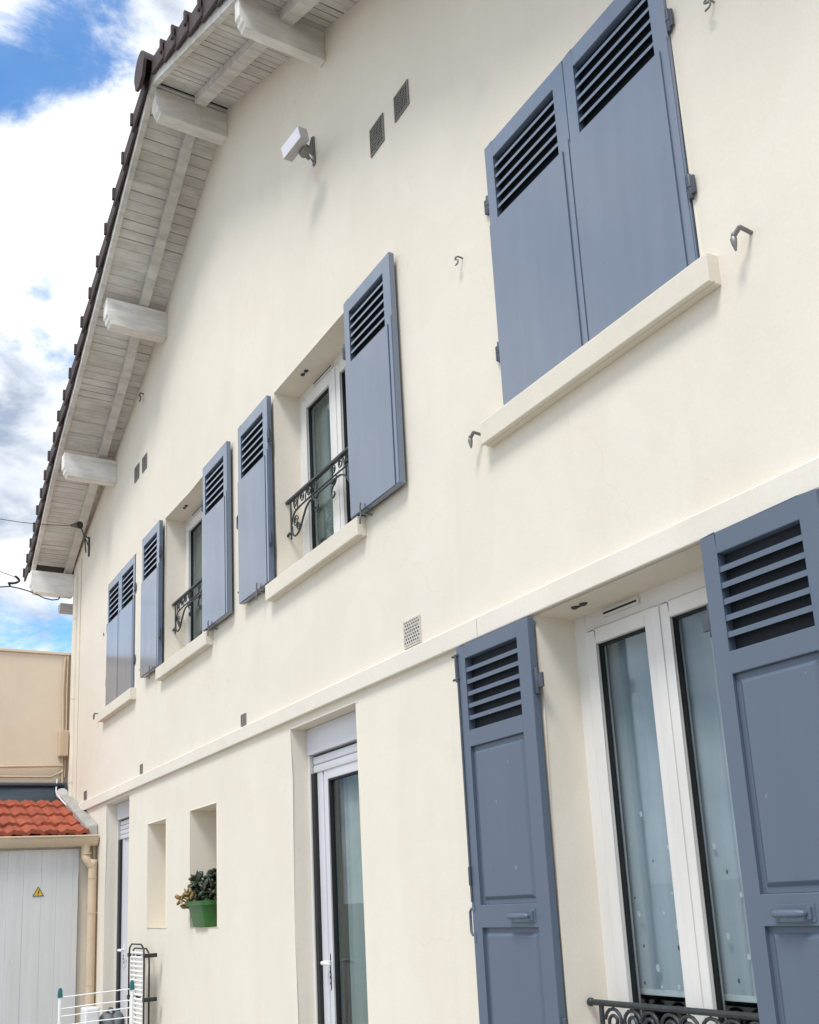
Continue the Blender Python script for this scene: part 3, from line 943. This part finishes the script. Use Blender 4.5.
# verge tiles: hooked edge tiles, each overlapping the one below
vt = MB()
def verge(xr, xe, sgn):
    n = int(round(abs(xe - xr) / .297))
    L = (xe - xr) / n
    for k in range(n):
        xa, xb = xr + L * k, xr + L * (k + 1.18)        # upper end, lower end (lower end rides higher)
        for (lip, y_off) in ((True, 0), (False, 0)):
            pass
        def corner(x, lift):
            y = yv(x)
            z = zsof(x)
            return y, z + lift
        jt = random.uniform(-.004, .006)
        ya, za = corner(xa, .0); yb_, zb = corner(xb, .022 + jt)
        o = .018 + .012 * (1 if k % 1 == 0 else 0)
        # vertical lip
        tl = .022
        low, top = .015, .165
        oa, ob = .026, .044 + jt
        P = [(xa, ya - oa, za + low), (xb, yb_ - ob, zb + low - .004), (xb, yb_ - ob + tl, zb + low - .004), (xa, ya - oa + tl, za + low),
             (xa, ya - oa, za + top), (xb, yb_ - ob, zb + top), (xb, yb_ - ob + tl, zb + top), (xa, ya - oa + tl, za + top)]
        vt.hexa(P)
        # rounded cover on top
        P = [(xa, ya - oa + tl, za + top - .03), (xb, yb_ - ob + tl, zb + top - .03), (xb, yb_ + .16, zb + top - .035), (xa, ya + .16, za + top - .035),
             (xa, ya - oa + tl, za + top - .004), (xb, yb_ - ob + tl, zb + top - .004), (xb, yb_ + .16, zb + top - .012), (xa, ya + .16, za + top - .012)]
        vt.hexa(P)
        # thick nib at the lower end of each tile
        xn = xb - L * .10
        vt.hexa([(xn, yb_ - ob - .016, zb + low + .05), (xb, yb_ - ob - .018, zb + low + .05), (xb, yb_ - ob, zb + low + .05), (xn, yb_ - ob, zb + low + .05),
                 (xn, yb_ - ob - .016, zb + top + .018), (xb, yb_ - ob - .018, zb + top + .024), (xb, yb_ + .03, zb + top + .024), (xn, yb_ + .03, zb + top + .018)])
verge(RIDGE - .08, -12.98, -1); verge(RIDGE + .08, XF, 1)
build('verge_tile', vt, 'tile_dark', house, bevel=.006)
rg = MB()
cx, cz, rr = RIDGE - .03, zsof(RIDGE) + .08, .125
for k in range(24):
    ya, yb2 = -.72 + k * .42, -.72 + k * .42 + .46
    r0, r1 = rr + .018, rr - .012
    A = [(cx + r0 * math.cos(PI * t / 12), ya, cz + r0 * math.sin(PI * t / 12) * 1.05) for t in range(13)]
    B = [(cx + r1 * math.cos(PI * t / 12), yb2, cz + r1 * math.sin(PI * t / 12) * 1.05) for t in range(13)]
    for t in range(12): rg.face([A[t], A[t + 1], B[t + 1], B[t]], True)
pr = [(cx + (rr + .018) * math.cos(PI * t / 12), cz + (rr + .018) * math.sin(PI * t / 12) * 1.05) for t in range(13)] + [(cx - .10, cz - .12), (cx, cz - .16), (cx + .10, cz - .12)]
rg.prism(pr, 'y', -.735, -.71)
build('ridge_tile', rg, 'tile_dark', house)

# ------------------------------------------------------------------ floodlight
fl = thing('floodlight', (-5.2, 0, 6.45), 'small white box lamp on a grey swivel bracket under the gable', 'wall lamp')
c0 = Vector((-5.067, -.2, 6.342)); a, yw, pt = .0893, .13383, -.18787
ex = Vector((math.cos(a) * math.cos(yw), math.sin(yw), math.sin(a))).normalized()
up = Vector((-math.sin(a), 0, math.cos(a))) * math.cos(pt) + Vector((0, 1, 0)) * math.sin(pt)
up = (up - ex * up.dot(ex)).normalized()
ny = up.cross(ex)
if ny.y < 0: ny = -ny
m = MB(); m.obox(c0, ex * .1074, ny * .033, up * .043)
build('lamp_housing', m, 'lamp_grey', fl, bevel=.004)
m = MB(); m.obox(c0 - ny * .0345, ex * .104, ny * .0015, up * .040)
build('lamp_glass', m, 'lamp_white', fl, bevel=.001)
m = MB()
pj = c0 + ny * .03 - up * .025 + ex * .02
wp = Vector((-5.2, 0, 6.46))
m.tube(smooth_path([pj, pj + Vector((0, .02, -.035)), pj + Vector((-.03, .06, -.04)), (wp.x, -.07, wp.z), (wp.x, 0, wp.z)], 5), .013, 8)
m.tube([pj + ex * -.03 + Vector((0, .02, -.03)), pj + ex * .03 + Vector((0, .02, -.03))], .026, 12)
m.tube([(wp.x - .02, -.06, wp.z), (wp.x + .02, -.06, wp.z)], .022, 10)
m.hexa([(wp.x - .018, -.012, wp.z - .10), (wp.x + .018, -.012, wp.z - .10), (wp.x + .018, .0, wp.z - .10), (wp.x - .018, .0, wp.z - .10),
        (wp.x - .010, -.016, wp.z + .115), (wp.x + .010, -.016, wp.z + .115), (wp.x + .010, .0, wp.z + .115), (wp.x - .010, .0, wp.z + .115)])
m.hexa([(wp.x - .012, -.05, wp.z - .01), (wp.x + .012, -.05, wp.z - .01), (wp.x + .012, -.01, wp.z - .03), (wp.x - .012, -.01, wp.z - .03),
        (wp.x - .004, -.022, wp.z + .11), (wp.x + .004, -.022, wp.z + .11), (wp.x + .004, -.015, wp.z + .11), (wp.x - .004, -.015, wp.z + .11)])
build('bracket', m, 'grey_metal', fl, bevel=.002)
m = MB(); m.tube(smooth_path([c0 + ny * .03 + up * .02, c0 + ny * .09 + up * .0 + ex * .02, (wp.x + .012, -.05, wp.z - .05), (wp.x, -.004, wp.z - .09)], 6), .004, 6)
build('supply_cable', m, 'black_pl', fl)

# ------------------------------------------------------------------ potted plant in the niche
pp = thing('potted_plant', (-7.6, .08, 1.452), 'green plastic trough with a dark trailing succulent standing in the right wall niche', 'potted plant')
def rrect(cx, cy, hx, hy, r, z, n=5):
    out = []
    for (sx, sy, a0) in ((1, 1, 0), (-1, 1, PI / 2), (-1, -1, PI), (1, -1, 1.5 * PI)):
        for k in range(n + 1):
            t = a0 + PI / 2 * k / n
            out.append((cx + sx * (hx - r) + r * math.cos(t), cy + sy * (hy - r) + r * math.sin(t), z))
    return out
m = MB()
px, py, pz = -7.58, .06, 1.453
L = [rrect(px, py, .175, .085, .06, pz), rrect(px, py, .215, .115, .07, pz + .155), rrect(px, py, .235, .13, .075, pz + .157), rrect(px, py, .238, .132, .075, pz + .19), rrect(px, py, .222, .118, .07, pz + .19), rrect(px, py, .205, .105, .065, pz + .15)]
n = len(L[0])
for A, B in zip(L, L[1:]):
    m.faces(A + B, [(k, (k + 1) % n, n + (k + 1) % n, n + k) for k in range(n)], True)
m.face(L[0][::-1])
build('pot', m, 'greenpot', pp)
m = MB(); m.face(rrect(px, py, .207, .107, .065, pz + .165)); build('soil', m, 'soil', pp)
def leaf(mb, c, d, ln, wd, th):
    d = Vector(d).normalized(); s = d.orthogonal().normalized(); s.rotate(Matrix.Rotation(random.uniform(0, 6.3), 3, d)); u = d.cross(s)
    c = Vector(c)
    rows = [(0, .15), (.25, .75), (.55, 1.), (.82, .72), (1, .12)]
    vs = []
    for t, k in rows:
        for j in range(6):
            an = 2 * PI * j / 6
            vs.append(c + d * ln * t + s * wd * k * math.cos(an) + u * th * k * math.sin(an))
    fs = [(i * 6 + j, i * 6 + (j + 1) % 6, (i + 1) * 6 + (j + 1) % 6, (i + 1) * 6 + j) for i in range(4) for j in range(6)] + [(0, 1, 2, 3, 4, 5), (24, 25, 26, 27, 28, 29)]
    mb.faces(vs, fs, True)
stm, lf, ly = MB(), MB(), MB()
tips = []
for k in range(24):
    bx, by = px + random.uniform(-.10, .19), py + random.uniform(-.08, .07)
    hgt = random.uniform(.03, .24) * (1 if bx > px - .03 else .6)
    tip = Vector((bx + random.uniform(-.09, .05), by + random.uniform(-.07, .03), pz + .17 + hgt))
    mid = Vector((bx, by, pz + .17 + hgt * .55))
    path = smooth_path([(bx, by, pz + .15), mid, tip], 4)
    stm.tube(path, .006, 5)
    for p in path[2:]:
        for _ in range(2):
            leaf(lf, p, (random.uniform(-1, 1), random.uniform(-1, .7), random.uniform(-.5, .9)), random.uniform(.03, .085), random.uniform(.014, .030), .008)
    for _ in range(6):
        leaf(lf, tip, (random.uniform(-1, 1), random.uniform(-1, .8), random.uniform(-.3, 1)), random.uniform(.03, .08), random.uniform(.016, .031), .009)
tp = Vector((px - .19, py - .06, pz + .36))
stm.tube(smooth_path([(px - .06, py, pz + .26), (px - .12, py - .03, pz + .36), tp], 5), .005, 5)
for _ in range(5): leaf(lf, tp, (-1, random.uniform(-.5, .5), random.uniform(-.3, .3)), .05, .015, .006)
for k in range(12):
    bx, by = px - .16 + random.uniform(-.03, .06), py - .06 + random.uniform(-.06, .04)
    tip = Vector((bx + random.uniform(-.09, .02), by + random.uniform(-.06, 0), pz + .16 + random.uniform(-.02, .10)))
    stm.tube([(bx, by, pz + .16), tip], .006, 5)
    for _ in range(7):
        leaf(ly, tip, (random.uniform(-1, .6), random.uniform(-1, .6), random.uniform(-.4, .8)), random.uniform(.04, .065), random.uniform(.013, .02), .007)
build('stem', stm, 'stem', pp)
build('foliage', lf, 'leaf', pp, recalc=False)
tag(build('foliage', ly, 'leaf_y', pp, recalc=False), 'yellowing leaves spilling over the rim of the pot')

# ------------------------------------------------------------------ neighbouring building
nb = thing('neighbouring_building', (-14.5, -3, 0), 'plain beige flat topped wall of the building behind the garage', 'building')
m = MB()
m.box(-18, -12.555, -2.7, .6, 0, 4.70)
build('wall', m, 'neigh', nb, bevel=.01)
m = MB(); m.box(-18.03, -12.53, -2.73, .63, 4.70, 4.735); build('coping', m, 'neigh', nb, bevel=.006)
m = MB()
m.tube([(-12.52, -2.65, 3.30), (-12.52, -.9, 3.31), (-12.52, -.06, 3.335)], .016, 7)
m.tube([(-12.52, -2.65, 3.19), (-12.52, -.9, 3.20), (-12.52, -.20, 3.20), (-12.52, -.06, 3.27)], .012, 7)
build('wall_pipe', m, 'pipe_beige', nb)
m = MB()
m.tube([(-12.53, -.07, 4.66), (-12.525, -.085, 4.25), (-12.53, -.075, 3.95), (-12.525, -.07, 3.3), (-12.525, -.06, 3.05)], .014, 7)
m.tube([(-12.535, -.035, 4.69), (-12.53, -.04, 4.2), (-12.53, -.035, 3.8), (-12.53, -.04, 3.2)], .011, 7)
build('wall_cable', m, 'pipe_beige', nb)
jb = MB(); jb.box(-12.553, -12.42, -.125, -.025, 3.44, 3.75)
bx = build('junction_box', jb, 'pipe_beige', bevel=.006)
tag(bx, 'beige box with cables fixed high in the corner beside the cream house', 'junction box')

# ------------------------------------------------------------------ garage
ga = thing('garage', (-11.8, -1.5, 0), 'low garage with orange clay tile roof and grey board door', 'garage')
m = MB()
GX = -11.0
m.box(-12.55, GX - .03, -2.3, -.004, 2.0, 2.33)                 # head wall under the roof
m.box(-12.55, GX - .03, -.165, -.004, 0, 2.0)
m.box(-12.55, GX - .03, -2.3, -2.12, 0, 2.0)
build('wall', m, 'pipe_cream', ga)
d = MB()
y = -.175
dz1 = 2.262
widths = [.055, .16, .145, .17, .15, .16, .15, .16, .15, .17, .15, .16, .15, .16, .15, .16, .15, .16, .15, .16, .15, .16, .15, .15]
for k, wd in enumerate(widths):
    dx = random.uniform(-.002, .002)
    d.box(GX - .028, GX + dx, y - wd + .0004, y - .0004, .02, dz1)
    y -= wd
    if y < -2.0: break
build('garage_door', d, 'boards', ga, bevel=.0012)
# flashing, tiles
m = MB()
m.hexa([(-12.553, -2.35, 2.90), (-12.40, -2.35, 2.90), (-12.40, -.015, 2.90), (-12.553, -.015, 2.90), (-12.553, -2.35, 3.13), (-12.50, -2.35, 3.13), (-12.50, -.015, 3.13), (-12.553, -.015, 3.13)])
m.tube([(-12.46, -2.35, 3.10), (-12.46, -.05, 3.10)], .02, 8)
build('flashing', m, 'zinc', ga, bevel=.004)
def garage_tile_row(mb, xa, za, xb, zb, y0, y1):
    # one course: wavy sheet with thick drooping front edge
    pw = .17
    n = int((y1 - y0) / (pw / 10))
    top, bot = [], []
    for k in range(n + 1):
        yy = y0 + (y1 - y0) * k / n
        ph = ((yy / pw) % 1.0)
        tile = math.floor(yy / pw)
        random.seed(tile * 31 + int(xb * 100))
        jit = random.uniform(-.010, .010)
        hgt = .020 * (math.sin(2 * PI * ph) * .75 + .45 * math.sin(4 * PI * ph + .6)) + .012 * (ph - .5) + jit * .6
        jx = jit
        top.append(((xa, yy, za + hgt * .8), (xb + jx, yy, zb + hgt + .034)))
        bot.append((xb + jx - .006, yy, zb + hgt - .010))
    for k in range(n):
        a, b2 = top[k], top[k + 1]
        mb.face([a[0], b2[0], b2[1], a[1]], True)
        mb.face([a[1], b2[1], bot[k + 1], bot[k]])
m = MB()
rows = [(-12.52, 2.935), (-12.02, 2.79), (-11.62, 2.655), (-11.24, 2.52), (-10.90, 2.415)]
for (xa, za), (xb, zb) in zip(rows, rows[1:]):
    garage_tile_row(m, xa - .06, za + .02, xb, zb, -2.4, -.10)
build('roof', m, 'tile_red', ga, recalc=False)
m = MB()
m.hexa([(-12.5, -2.38, 2.86), (-10.93, -2.38, 2.35), (-10.93, -.09, 2.35), (-12.5, -.09, 2.86), (-12.5, -2.38, 2.91), (-10.93, -2.38, 2.39), (-10.93, -.09, 2.39), (-12.5, -.09, 2.91)])
build('roof_deck', m, 'batten', ga)
m = MB()
m.hexa([(-12.3, -.12, 2.86), (-10.92, -.115, 2.36), (-10.92, -.003, 2.36), (-12.3, -.003, 2.86), (-12.3, -.125, 2.955), (-10.95, -.115, 2.49), (-10.95, -.003, 2.51), (-12.3, -.003, 2.965)])
build('verge_mortar', m, 'concrete', ga, bevel=.012)
# gutter
m = MB()
nn = 12
gx, gz, gr = -10.93, 2.378, .078
prof = [(gx + gr * math.cos(PI + PI * k / nn), gz + gr * 1.25 * math.sin(PI + PI * k / nn)) for k in range(nn + 1)] + [(gx + (gr - .006) * math.cos(PI + PI * k / nn), gz + .002 + (gr - .006) * 1.25 * math.sin(PI + PI * k / nn)) for k in range(nn, -1, -1)]
m.prism(prof, 'y', -2.42, -.012)
m.tube([(gx + gr, -2.42, gz + .004), (gx + gr, -.012, gz + .004)], .011, 8)
m.prism(prof[:nn + 1], 'y', -.016, -.010)
for yy in (-.46, -.90, -1.6, -2.3):
    A = [(gx + (gr + .004) * math.cos(PI + PI * k / nn), gz + (gr + .004) * 1.25 * math.sin(PI + PI * k / nn)) for k in range(nn + 1)]
    m.prism(A, 'y', yy - .012, yy + .012)
build('gutter', m, 'pipe_beige', ga)
m = MB()
dx, dy = -10.915, -.115
m.tube(smooth_path([(gx, dy - .01, 2.30), (gx, dy - .01, 2.19), (dx, dy, 2.145), (dx, dy + .055, 2.06), (dx, dy + .058, 1.98), (dx, dy + .058, .06)], 6), .043, 14)
for z in (2.20, 1.95, 1.60, .9): m.tube([(dx, dy + (.0 if z > 2.1 else .058), z), (dx, dy + (.0 if z > 2.1 else .058), z + .012)], .047, 14)
m.tube([(-10.99, -.025, 2.3), (-10.99, -.025, .06)], .017, 8)
m.tube([(dx, -.03, 1.605), (dx, .0, 1.605)], .01, 6)
build('downpipe', m, 'pipe_beige', ga)
# white cable loop and small meter disc where roof meets house
m = MB()
m.tube(smooth_path([(-12.49, -.13, 3.17), (-12.42, -.15, 3.02), (-12.2, -.16, 2.93), (-11.95, -.11, 2.80), (-11.7, -.04, 2.74), (-11.5, -.02, 2.73)], 7), .009, 7)
m.tube([(-12.36, -.10, 2.98), (-12.32, -.10, 2.98)], .065, 14)
tag(build('white_cable', m, 'white_pl'), 'white cable looping over the orange tiles to a disc box beside the cream house', 'cable')
# warning sign
ws = thing('warning_sign', (GX + .002, -.562, 1.79), 'small yellow triangular warning sign on the grey board garage door', 'sign')
m = MB()
cy, cz = -.562, 1.832
def tri(r, x0, x1):
    return [(cy + r * math.cos(PI / 2 + 2 * PI * k / 3), cz + r * math.sin(PI / 2 + 2 * PI * k / 3)) for k in range(3)]
m.prism(tri(.064, 0, 0), 'x', GX + .003, GX + .006)
build('border', m, 'black_pl', ws)
m = MB(); m.prism(tri(.052, 0, 0), 'x', GX + .0065, GX + .008); build('plate', m, 'yellow', ws)
m = MB()   # lightning arrow
B = [(.006, .032), (-.008, .004), (.0, .004), (-.008, -.018), (-.003, -.018), (.010, .010), (.002, .010), (.012, .032)]
m.prism([(cy + a_ , cz + b_) for a_, b_ in B], 'x', GX + .0085, GX + .0095)
build('symbol', m, 'black_pl', ws)

# ------------------------------------------------------------------ airers and clutter
ar = thing('clothes_airer', (-9.0, -.5, 0), 'open white wire clothes airer with teal end caps standing before the garage', 'clothes airer')
def at_x(u, v, x):
    d = ray(u, v); t = (x - CAM.x) / d.x
    return CAM + d * t
pa, pb = at_x(60, 997, -8.5), at_x(132, 989, -8.3)
fr = MB()
for p in (pa, pb):
    fr.tube([(p.x, p.y, 0.02), p], .013, 9)
    fr.tube([(p.x - .30, p.y + .02, 0.02), (p.x - .02, p.y + .02, p.z - .25)], .010, 8)
build('frame', fr, 'white_metal', ar)
for p in (pa, pb):
    cp = MB()
    cp.prism([(p.y - .018, p.z - .005), (p.y + .018, p.z - .005), (p.y + .014, p.z + .05), (p.y + .006, p.z + .066), (p.y - .006, p.z + .066), (p.y - .014, p.z + .05)], 'x', p.x - .016, p.x + .016)
    build('end_cap', cp, 'teal', ar, bevel=.003)
wr = MB()
for k, dz in enumerate((.0, -.085, -.14, -.21, -.28)):
    wr.tube([(pa.x, pa.y, pa.z + dz - .004), ((pa.x + pb.x) / 2, (pa.y + pb.y) / 2, (pa.z + pb.z) / 2 + dz + .004 * (k % 2)), (pb.x, pb.y, pb.z + dz + .002)], .0045, 6)
build('wire', wr, 'white_metal', ar)

ta = thing('tower_airer', (-9.05, -.1, 0), 'folded black tube tower airer with white slatted shelves leaning on the cream wall', 'clothes airer')
m = MB()
for (x0, x1, yy, zt) in ((-9.07, -8.60, -.15, 1.325), (-9.36, -8.81, -.05, 1.28)):
    pts = [(x0, yy, 0.03)] + [(x0, yy, zt - .10)] + [(x0 + .02, yy, zt - .03), (x0 + .09, yy, zt), (x1 - .09, yy, zt), (x1 - .02, yy, zt - .03), (x1, yy, zt - .10)] + [(x1, yy, .03)]
    m.tube(pts, .0075, 8)
build('tube_frame', m, 'black_pl', ta)
m = MB()
for x in (-9.08, -8.60):
    for z in (1.235, .89, .40):
        m.obox((x + .01, -.105, z), (.022, 0, 0), (0, .055, 0), (0, 0, .016))
build('clamp', m, 'black_pl', ta, bevel=.004)
m = MB()
for x in (-9.03, -8.92, -8.66):
    m.tube([(x, -.135, .15), (x, -.135, 1.28)], .008, 6)
for k in range(30):
    z = .18 + k * .037
    m.tube([(-9.03, -.140, z), (-8.65, -.140, z)], .012, 6)
build('shelf', m, 'white_pl', ta)

cn = MB()
P = at_x(91, 1007, -10.2)
cn.box(P.x - .1, P.x + .1, P.y - .075, P.y + .06, 0, P.z)
tag(build('white_bin', cn, 'white_pl', bevel=.02, seg=3), 'white plastic bin standing at the foot of the sand coloured downpipe', 'bin')
sk = thing('grey_sack', (P.x, P.y + .17, 0), 'lumpy dark grey sack standing beside the white plastic bin', 'sack')
m = MB()
random.seed(3)
cyk = P.y + .17
for (dy_, zz, rx, ry, rz) in ((0, .26, .14, .13, .30), (-.02, .56, .12, .085, .13), (.07, .58, .11, .075, .11), (.02, .40, .14, .12, .2)):
    m.sphere((P.x - .02, cyk + dy_, zz), 1, 14, 10, (rx, ry, rz))
build('sack_body', m, 'greybag', sk)
m = MB(); m.tube(smooth_path([(P.x, cyk - .04, .66), (P.x + .03, cyk, .72), (P.x, cyk + .05, .67)], 5), .014, 6)
build('tie', m, 'greybag', sk)

# ------------------------------------------------------------------ cables and insulators
def on_x(u, v, x): return at_x(u, v, x)
ins = thing('cable_bracket', (-11.66, 0, 5.80), 'thin iron bracket holding a dark insulator cone below the low end of the eaves', 'cable bracket')
I0 = CAM + ray(80, 525) * ((-.20 - CAM.y) / ray(80, 525).y)
I1 = CAM + ray(71, 525.5) * ((-.27 - CAM.y) / ray(71, 525.5).y)
B0 = Vector((-11.66, 0, 5.80))
m = MB()
m.tube([I0, (I0 + B0) / 2 + Vector((0, 0, -.01)), B0], .008, 7)
m.tube([B0 + Vector((0, -.008, .14)), B0 + Vector((0, -.008, -.10))], .012, 7)
m.tube(smooth_path([B0 + Vector((0, -.01, .12)), B0 + Vector((-.05, -.05, .17)), B0 + Vector((-.12, -.03, .12)), B0 + Vector((-.16, -.01, .0))], 5), .007, 6)
build('bracket', m, 'black_pl', ins)
m = MB(); m.tube([I1, (I0 * 2 + I1) / 3, I0], [.012, .035, .045], 10); build('insulator', m, 'black_pl', ins)
m = MB()
E1 = CAM + ray(0, 519) * 12.0 / ray(0, 519).length
dirv = (E1 - I1)
pts = [I1 + dirv * t + Vector((0, 0, -.02 * math.sin(min(1, t) * PI))) for t in (0, .25, .5, .75, 1)] + [I1 + dirv * t + Vector((0, 0, .004 * t * t)) for t in (3, 6, 10, 16)]
m.tube(pts, .004, 6)
tag(build('overhead_wire', m, 'black_pl'), 'thin dark wire running out from the cone insulator under the eaves', 'wire')
m = MB()
xx = -12.56
cb = [on_x(60, 597, xx), on_x(58, 599.5, xx), on_x(52, 600, xx), on_x(44, 598, xx), on_x(38, 595, xx), on_x(30, 591.5, xx), on_x(20, 588.5, xx), on_x(10, 586.4, xx), on_x(0, 587, xx + .15)]
cb += [cb[-1] + (cb[-1] - cb[-2]) * k + Vector((.0, 0, .002 * k * k)) for k in (4, 12, 30, 60)]
m.tube(cb, .008, 8)
tag(build('service_cable', m, 'iron'), 'thick grey cable sagging below the lowest eaves beam', 'cable')
cl = thing('cable_clamp', on_x(14, 581, xx), 'black bent clamp on the thick grey cable beyond the eaves corner', 'cable clamp')
m = MB()
m.tube(smooth_path([on_x(8, 583.2, xx), on_x(15, 583, xx), on_x(19, 581, xx), on_x(18, 578.5, xx), on_x(15, 576, xx)], 5), .015, 9)
m.tube([on_x(9, 583.2, xx), on_x(10, 586.2, xx)], .012, 7)
build('clamp', m, 'black_pl', cl)
m = MB()
t0 = on_x(15, 577, xx); t1 = on_x(0, 571.5, xx + .1)
m.tube([t0, t1] + [t1 + (t1 - t0) * k + Vector((0, 0, .002 * k * k)) for k in (5, 15, 40)], .005, 6)
tag(build('overhead_wire', m, 'black_pl'), 'thin wire running up and away from the black bent clamp', 'wire')

# ------------------------------------------------------------------ light
SUN_EL, SUN_AZ = math.radians(57), math.radians(150)   # azimuth measured from +y towards +x
sd = bpy.data.lights.new('sun', 'SUN')
sd.energy = 2.4
sd.angle = math.radians(18)
sd.color = (1, .965, .915)
so = bpy.data.objects.new('sun', sd)
COL.objects.link(so)
to_sun = Vector((math.sin(SUN_AZ) * math.cos(SUN_EL), math.cos(SUN_AZ) * math.cos(SUN_EL), math.sin(SUN_EL)))
so.rotation_euler = (-to_sun).to_track_quat('-Z', 'Y').to_euler()
so.location = to_sun * 40

wd = bpy.data.worlds.new('World')
sc.world = wd
wd.use_nodes = True
nt = wd.node_tree
bg = nt.nodes['Background']
sky = N(nt, 'ShaderNodeTexSky', sky_type='NISHITA', sun_disc=False)
sky.sun_elevation = SUN_EL
sky.sun_rotation = SUN_AZ
sky.air_density = 1.0
sky.dust_density = .6
sky.ozone_density = 1.4
tc = N(nt, 'ShaderNodeTexCoord')
def wnoise(scale, detail, rough, loc, dist=0., stretch=(1, 1, 1.6)):
    mp = N(nt, 'ShaderNodeMapping')
    mp.inputs['Location'].default_value = loc
    mp.inputs['Scale'].default_value = stretch
    nt.links.new(tc.outputs['Generated'], mp.inputs['Vector'])
    n_ = N(nt, 'ShaderNodeTexNoise')
    n_.inputs['Scale'].default_value = scale
    n_.inputs['Detail'].default_value = detail
    n_.inputs['Roughness'].default_value = rough
    n_.inputs['Distortion'].default_value = dist
    nt.links.new(mp.outputs[0], n_.inputs['Vector'])
    return n_.outputs['Fac']
def math_(op, a, b_=None, clamp=False):
    n_ = N(nt, 'ShaderNodeMath', operation=op)
    n_.use_clamp = clamp
    for i, v in enumerate((a, b_)):
        if v is None: continue
        if hasattr(v, 'node'): nt.links.new(v, n_.inputs[i])
        else: n_.inputs[i].default_value = v
    return n_.outputs[0]
def blob(d, r0, r1):
    d = Vector(d).normalized()
    n_ = N(nt, 'ShaderNodeVectorMath', operation='DISTANCE')
    nt.links.new(tc.outputs['Generated'], n_.inputs[0])
    n_.inputs[1].default_value = d
    mr = N(nt, 'ShaderNodeMapRange', interpolation_type='SMOOTHSTEP')
    nt.links.new(n_.outputs['Value'], mr.inputs['Value'])
    mr.inputs['From Min'].default_value = r1; mr.inputs['From Max'].default_value = r0
    mr.inputs['To Min'].default_value = 0; mr.inputs['To Max'].default_value = 1
    return mr.outputs[0]
den = wnoise(7.5, 14, .64, (2.3, .4, 1.1), .5)
big = wnoise(1.7, 4, .5, (.7, 3.1, 5.2))
d1 = math_('ADD', math_('MULTIPLY', den, .85), math_('MULTIPLY', big, .15))
holes = [((-.700, .150, .698), .0, .11, .23), ((-.745, .075, .665), .0, .08, .15), ((-.735, .105, .675), .0, .06, .05), ((-.955, .156, .25), .02, .10, .05), ((-.835, .137, .54), .0, .045, .16), ((-.758, .085, .647), .0, .05, .14)]
for d_, r0, r1, s_ in holes:
    d1 = math_('SUBTRACT', d1, math_('MULTIPLY', blob(d_, r0, r1), s_))
whites = [((-.795, .138, .592), .05, .15, .14), ((-.665, .204, .72), .02, .10, .12), ((-.885, .09, .458), .03, .12, .08), ((-.92, .13, .37), .02, .12, .11), ((-.69, -.70, .16), .15, .60, .20)]  # last patch is an unseen cloud added to whiten the window reflections
for d_, r0, r1, s_ in whites:
    d1 = math_('ADD', d1, math_('MULTIPLY', blob(d_, r0, r1), s_))
cov = N(nt, 'ShaderNodeMapRange', interpolation_type='SMOOTHSTEP')
nt.links.new(d1, cov.inputs['Value'])
cov.inputs['To Min'].default_value = .05
cov.inputs['From Min'].default_value = .33; cov.inputs['From Max'].default_value = .54
shade = wnoise(11, 9, .55, (5.1, 1.4, .3), .3)
sh = math_('SUBTRACT', shade, math_('MULTIPLY', blob((-.795, .138, .592), .06, .14), .16))
greys = [((-.752, .085, .654), .0, .045, .10), ((-.839, .137, .527), .0, .06, .16), ((-.886, .119, .449), .0, .05, .16), ((-.92, .131, .369), .0, .05, .10), ((-.86, .12, .49), .0, .04, .06), ((-.70, .11, .70), .0, .08, .05)]
for d_, r0, r1, s_ in greys:
    sh = math_('ADD', sh, math_('MULTIPLY', blob(d_, r0, r1), s_))
cc = ramp(nt, sh, .42, .70, (11.3, 11.5, 11.8), (3.9, 4.7, 6.0))
skyc = mixrgb(nt, 1.0, sky.outputs[0], (1.05, 1.85, 2.4), 'MULTIPLY')
fin = mixrgb(nt, cov.outputs[0], skyc, cc)
nt.links.new(fin, bg.inputs['Color'])
bg.inputs['Strength'].default_value = .1

sc.view_settings.view_transform = 'Standard'
sc.view_settings.look = 'None'
sc.view_settings.exposure = .18
sc.view_settings.gamma = 1
sc.view_settings.use_curve_mapping = False
sc.render.engine = 'CYCLES'
sc.cycles.max_bounces = 8
sc.cycles.diffuse_bounces = 5
sc.cycles.transparent_max_bounces = 12
sc.cycles.sample_clamp_indirect = 6
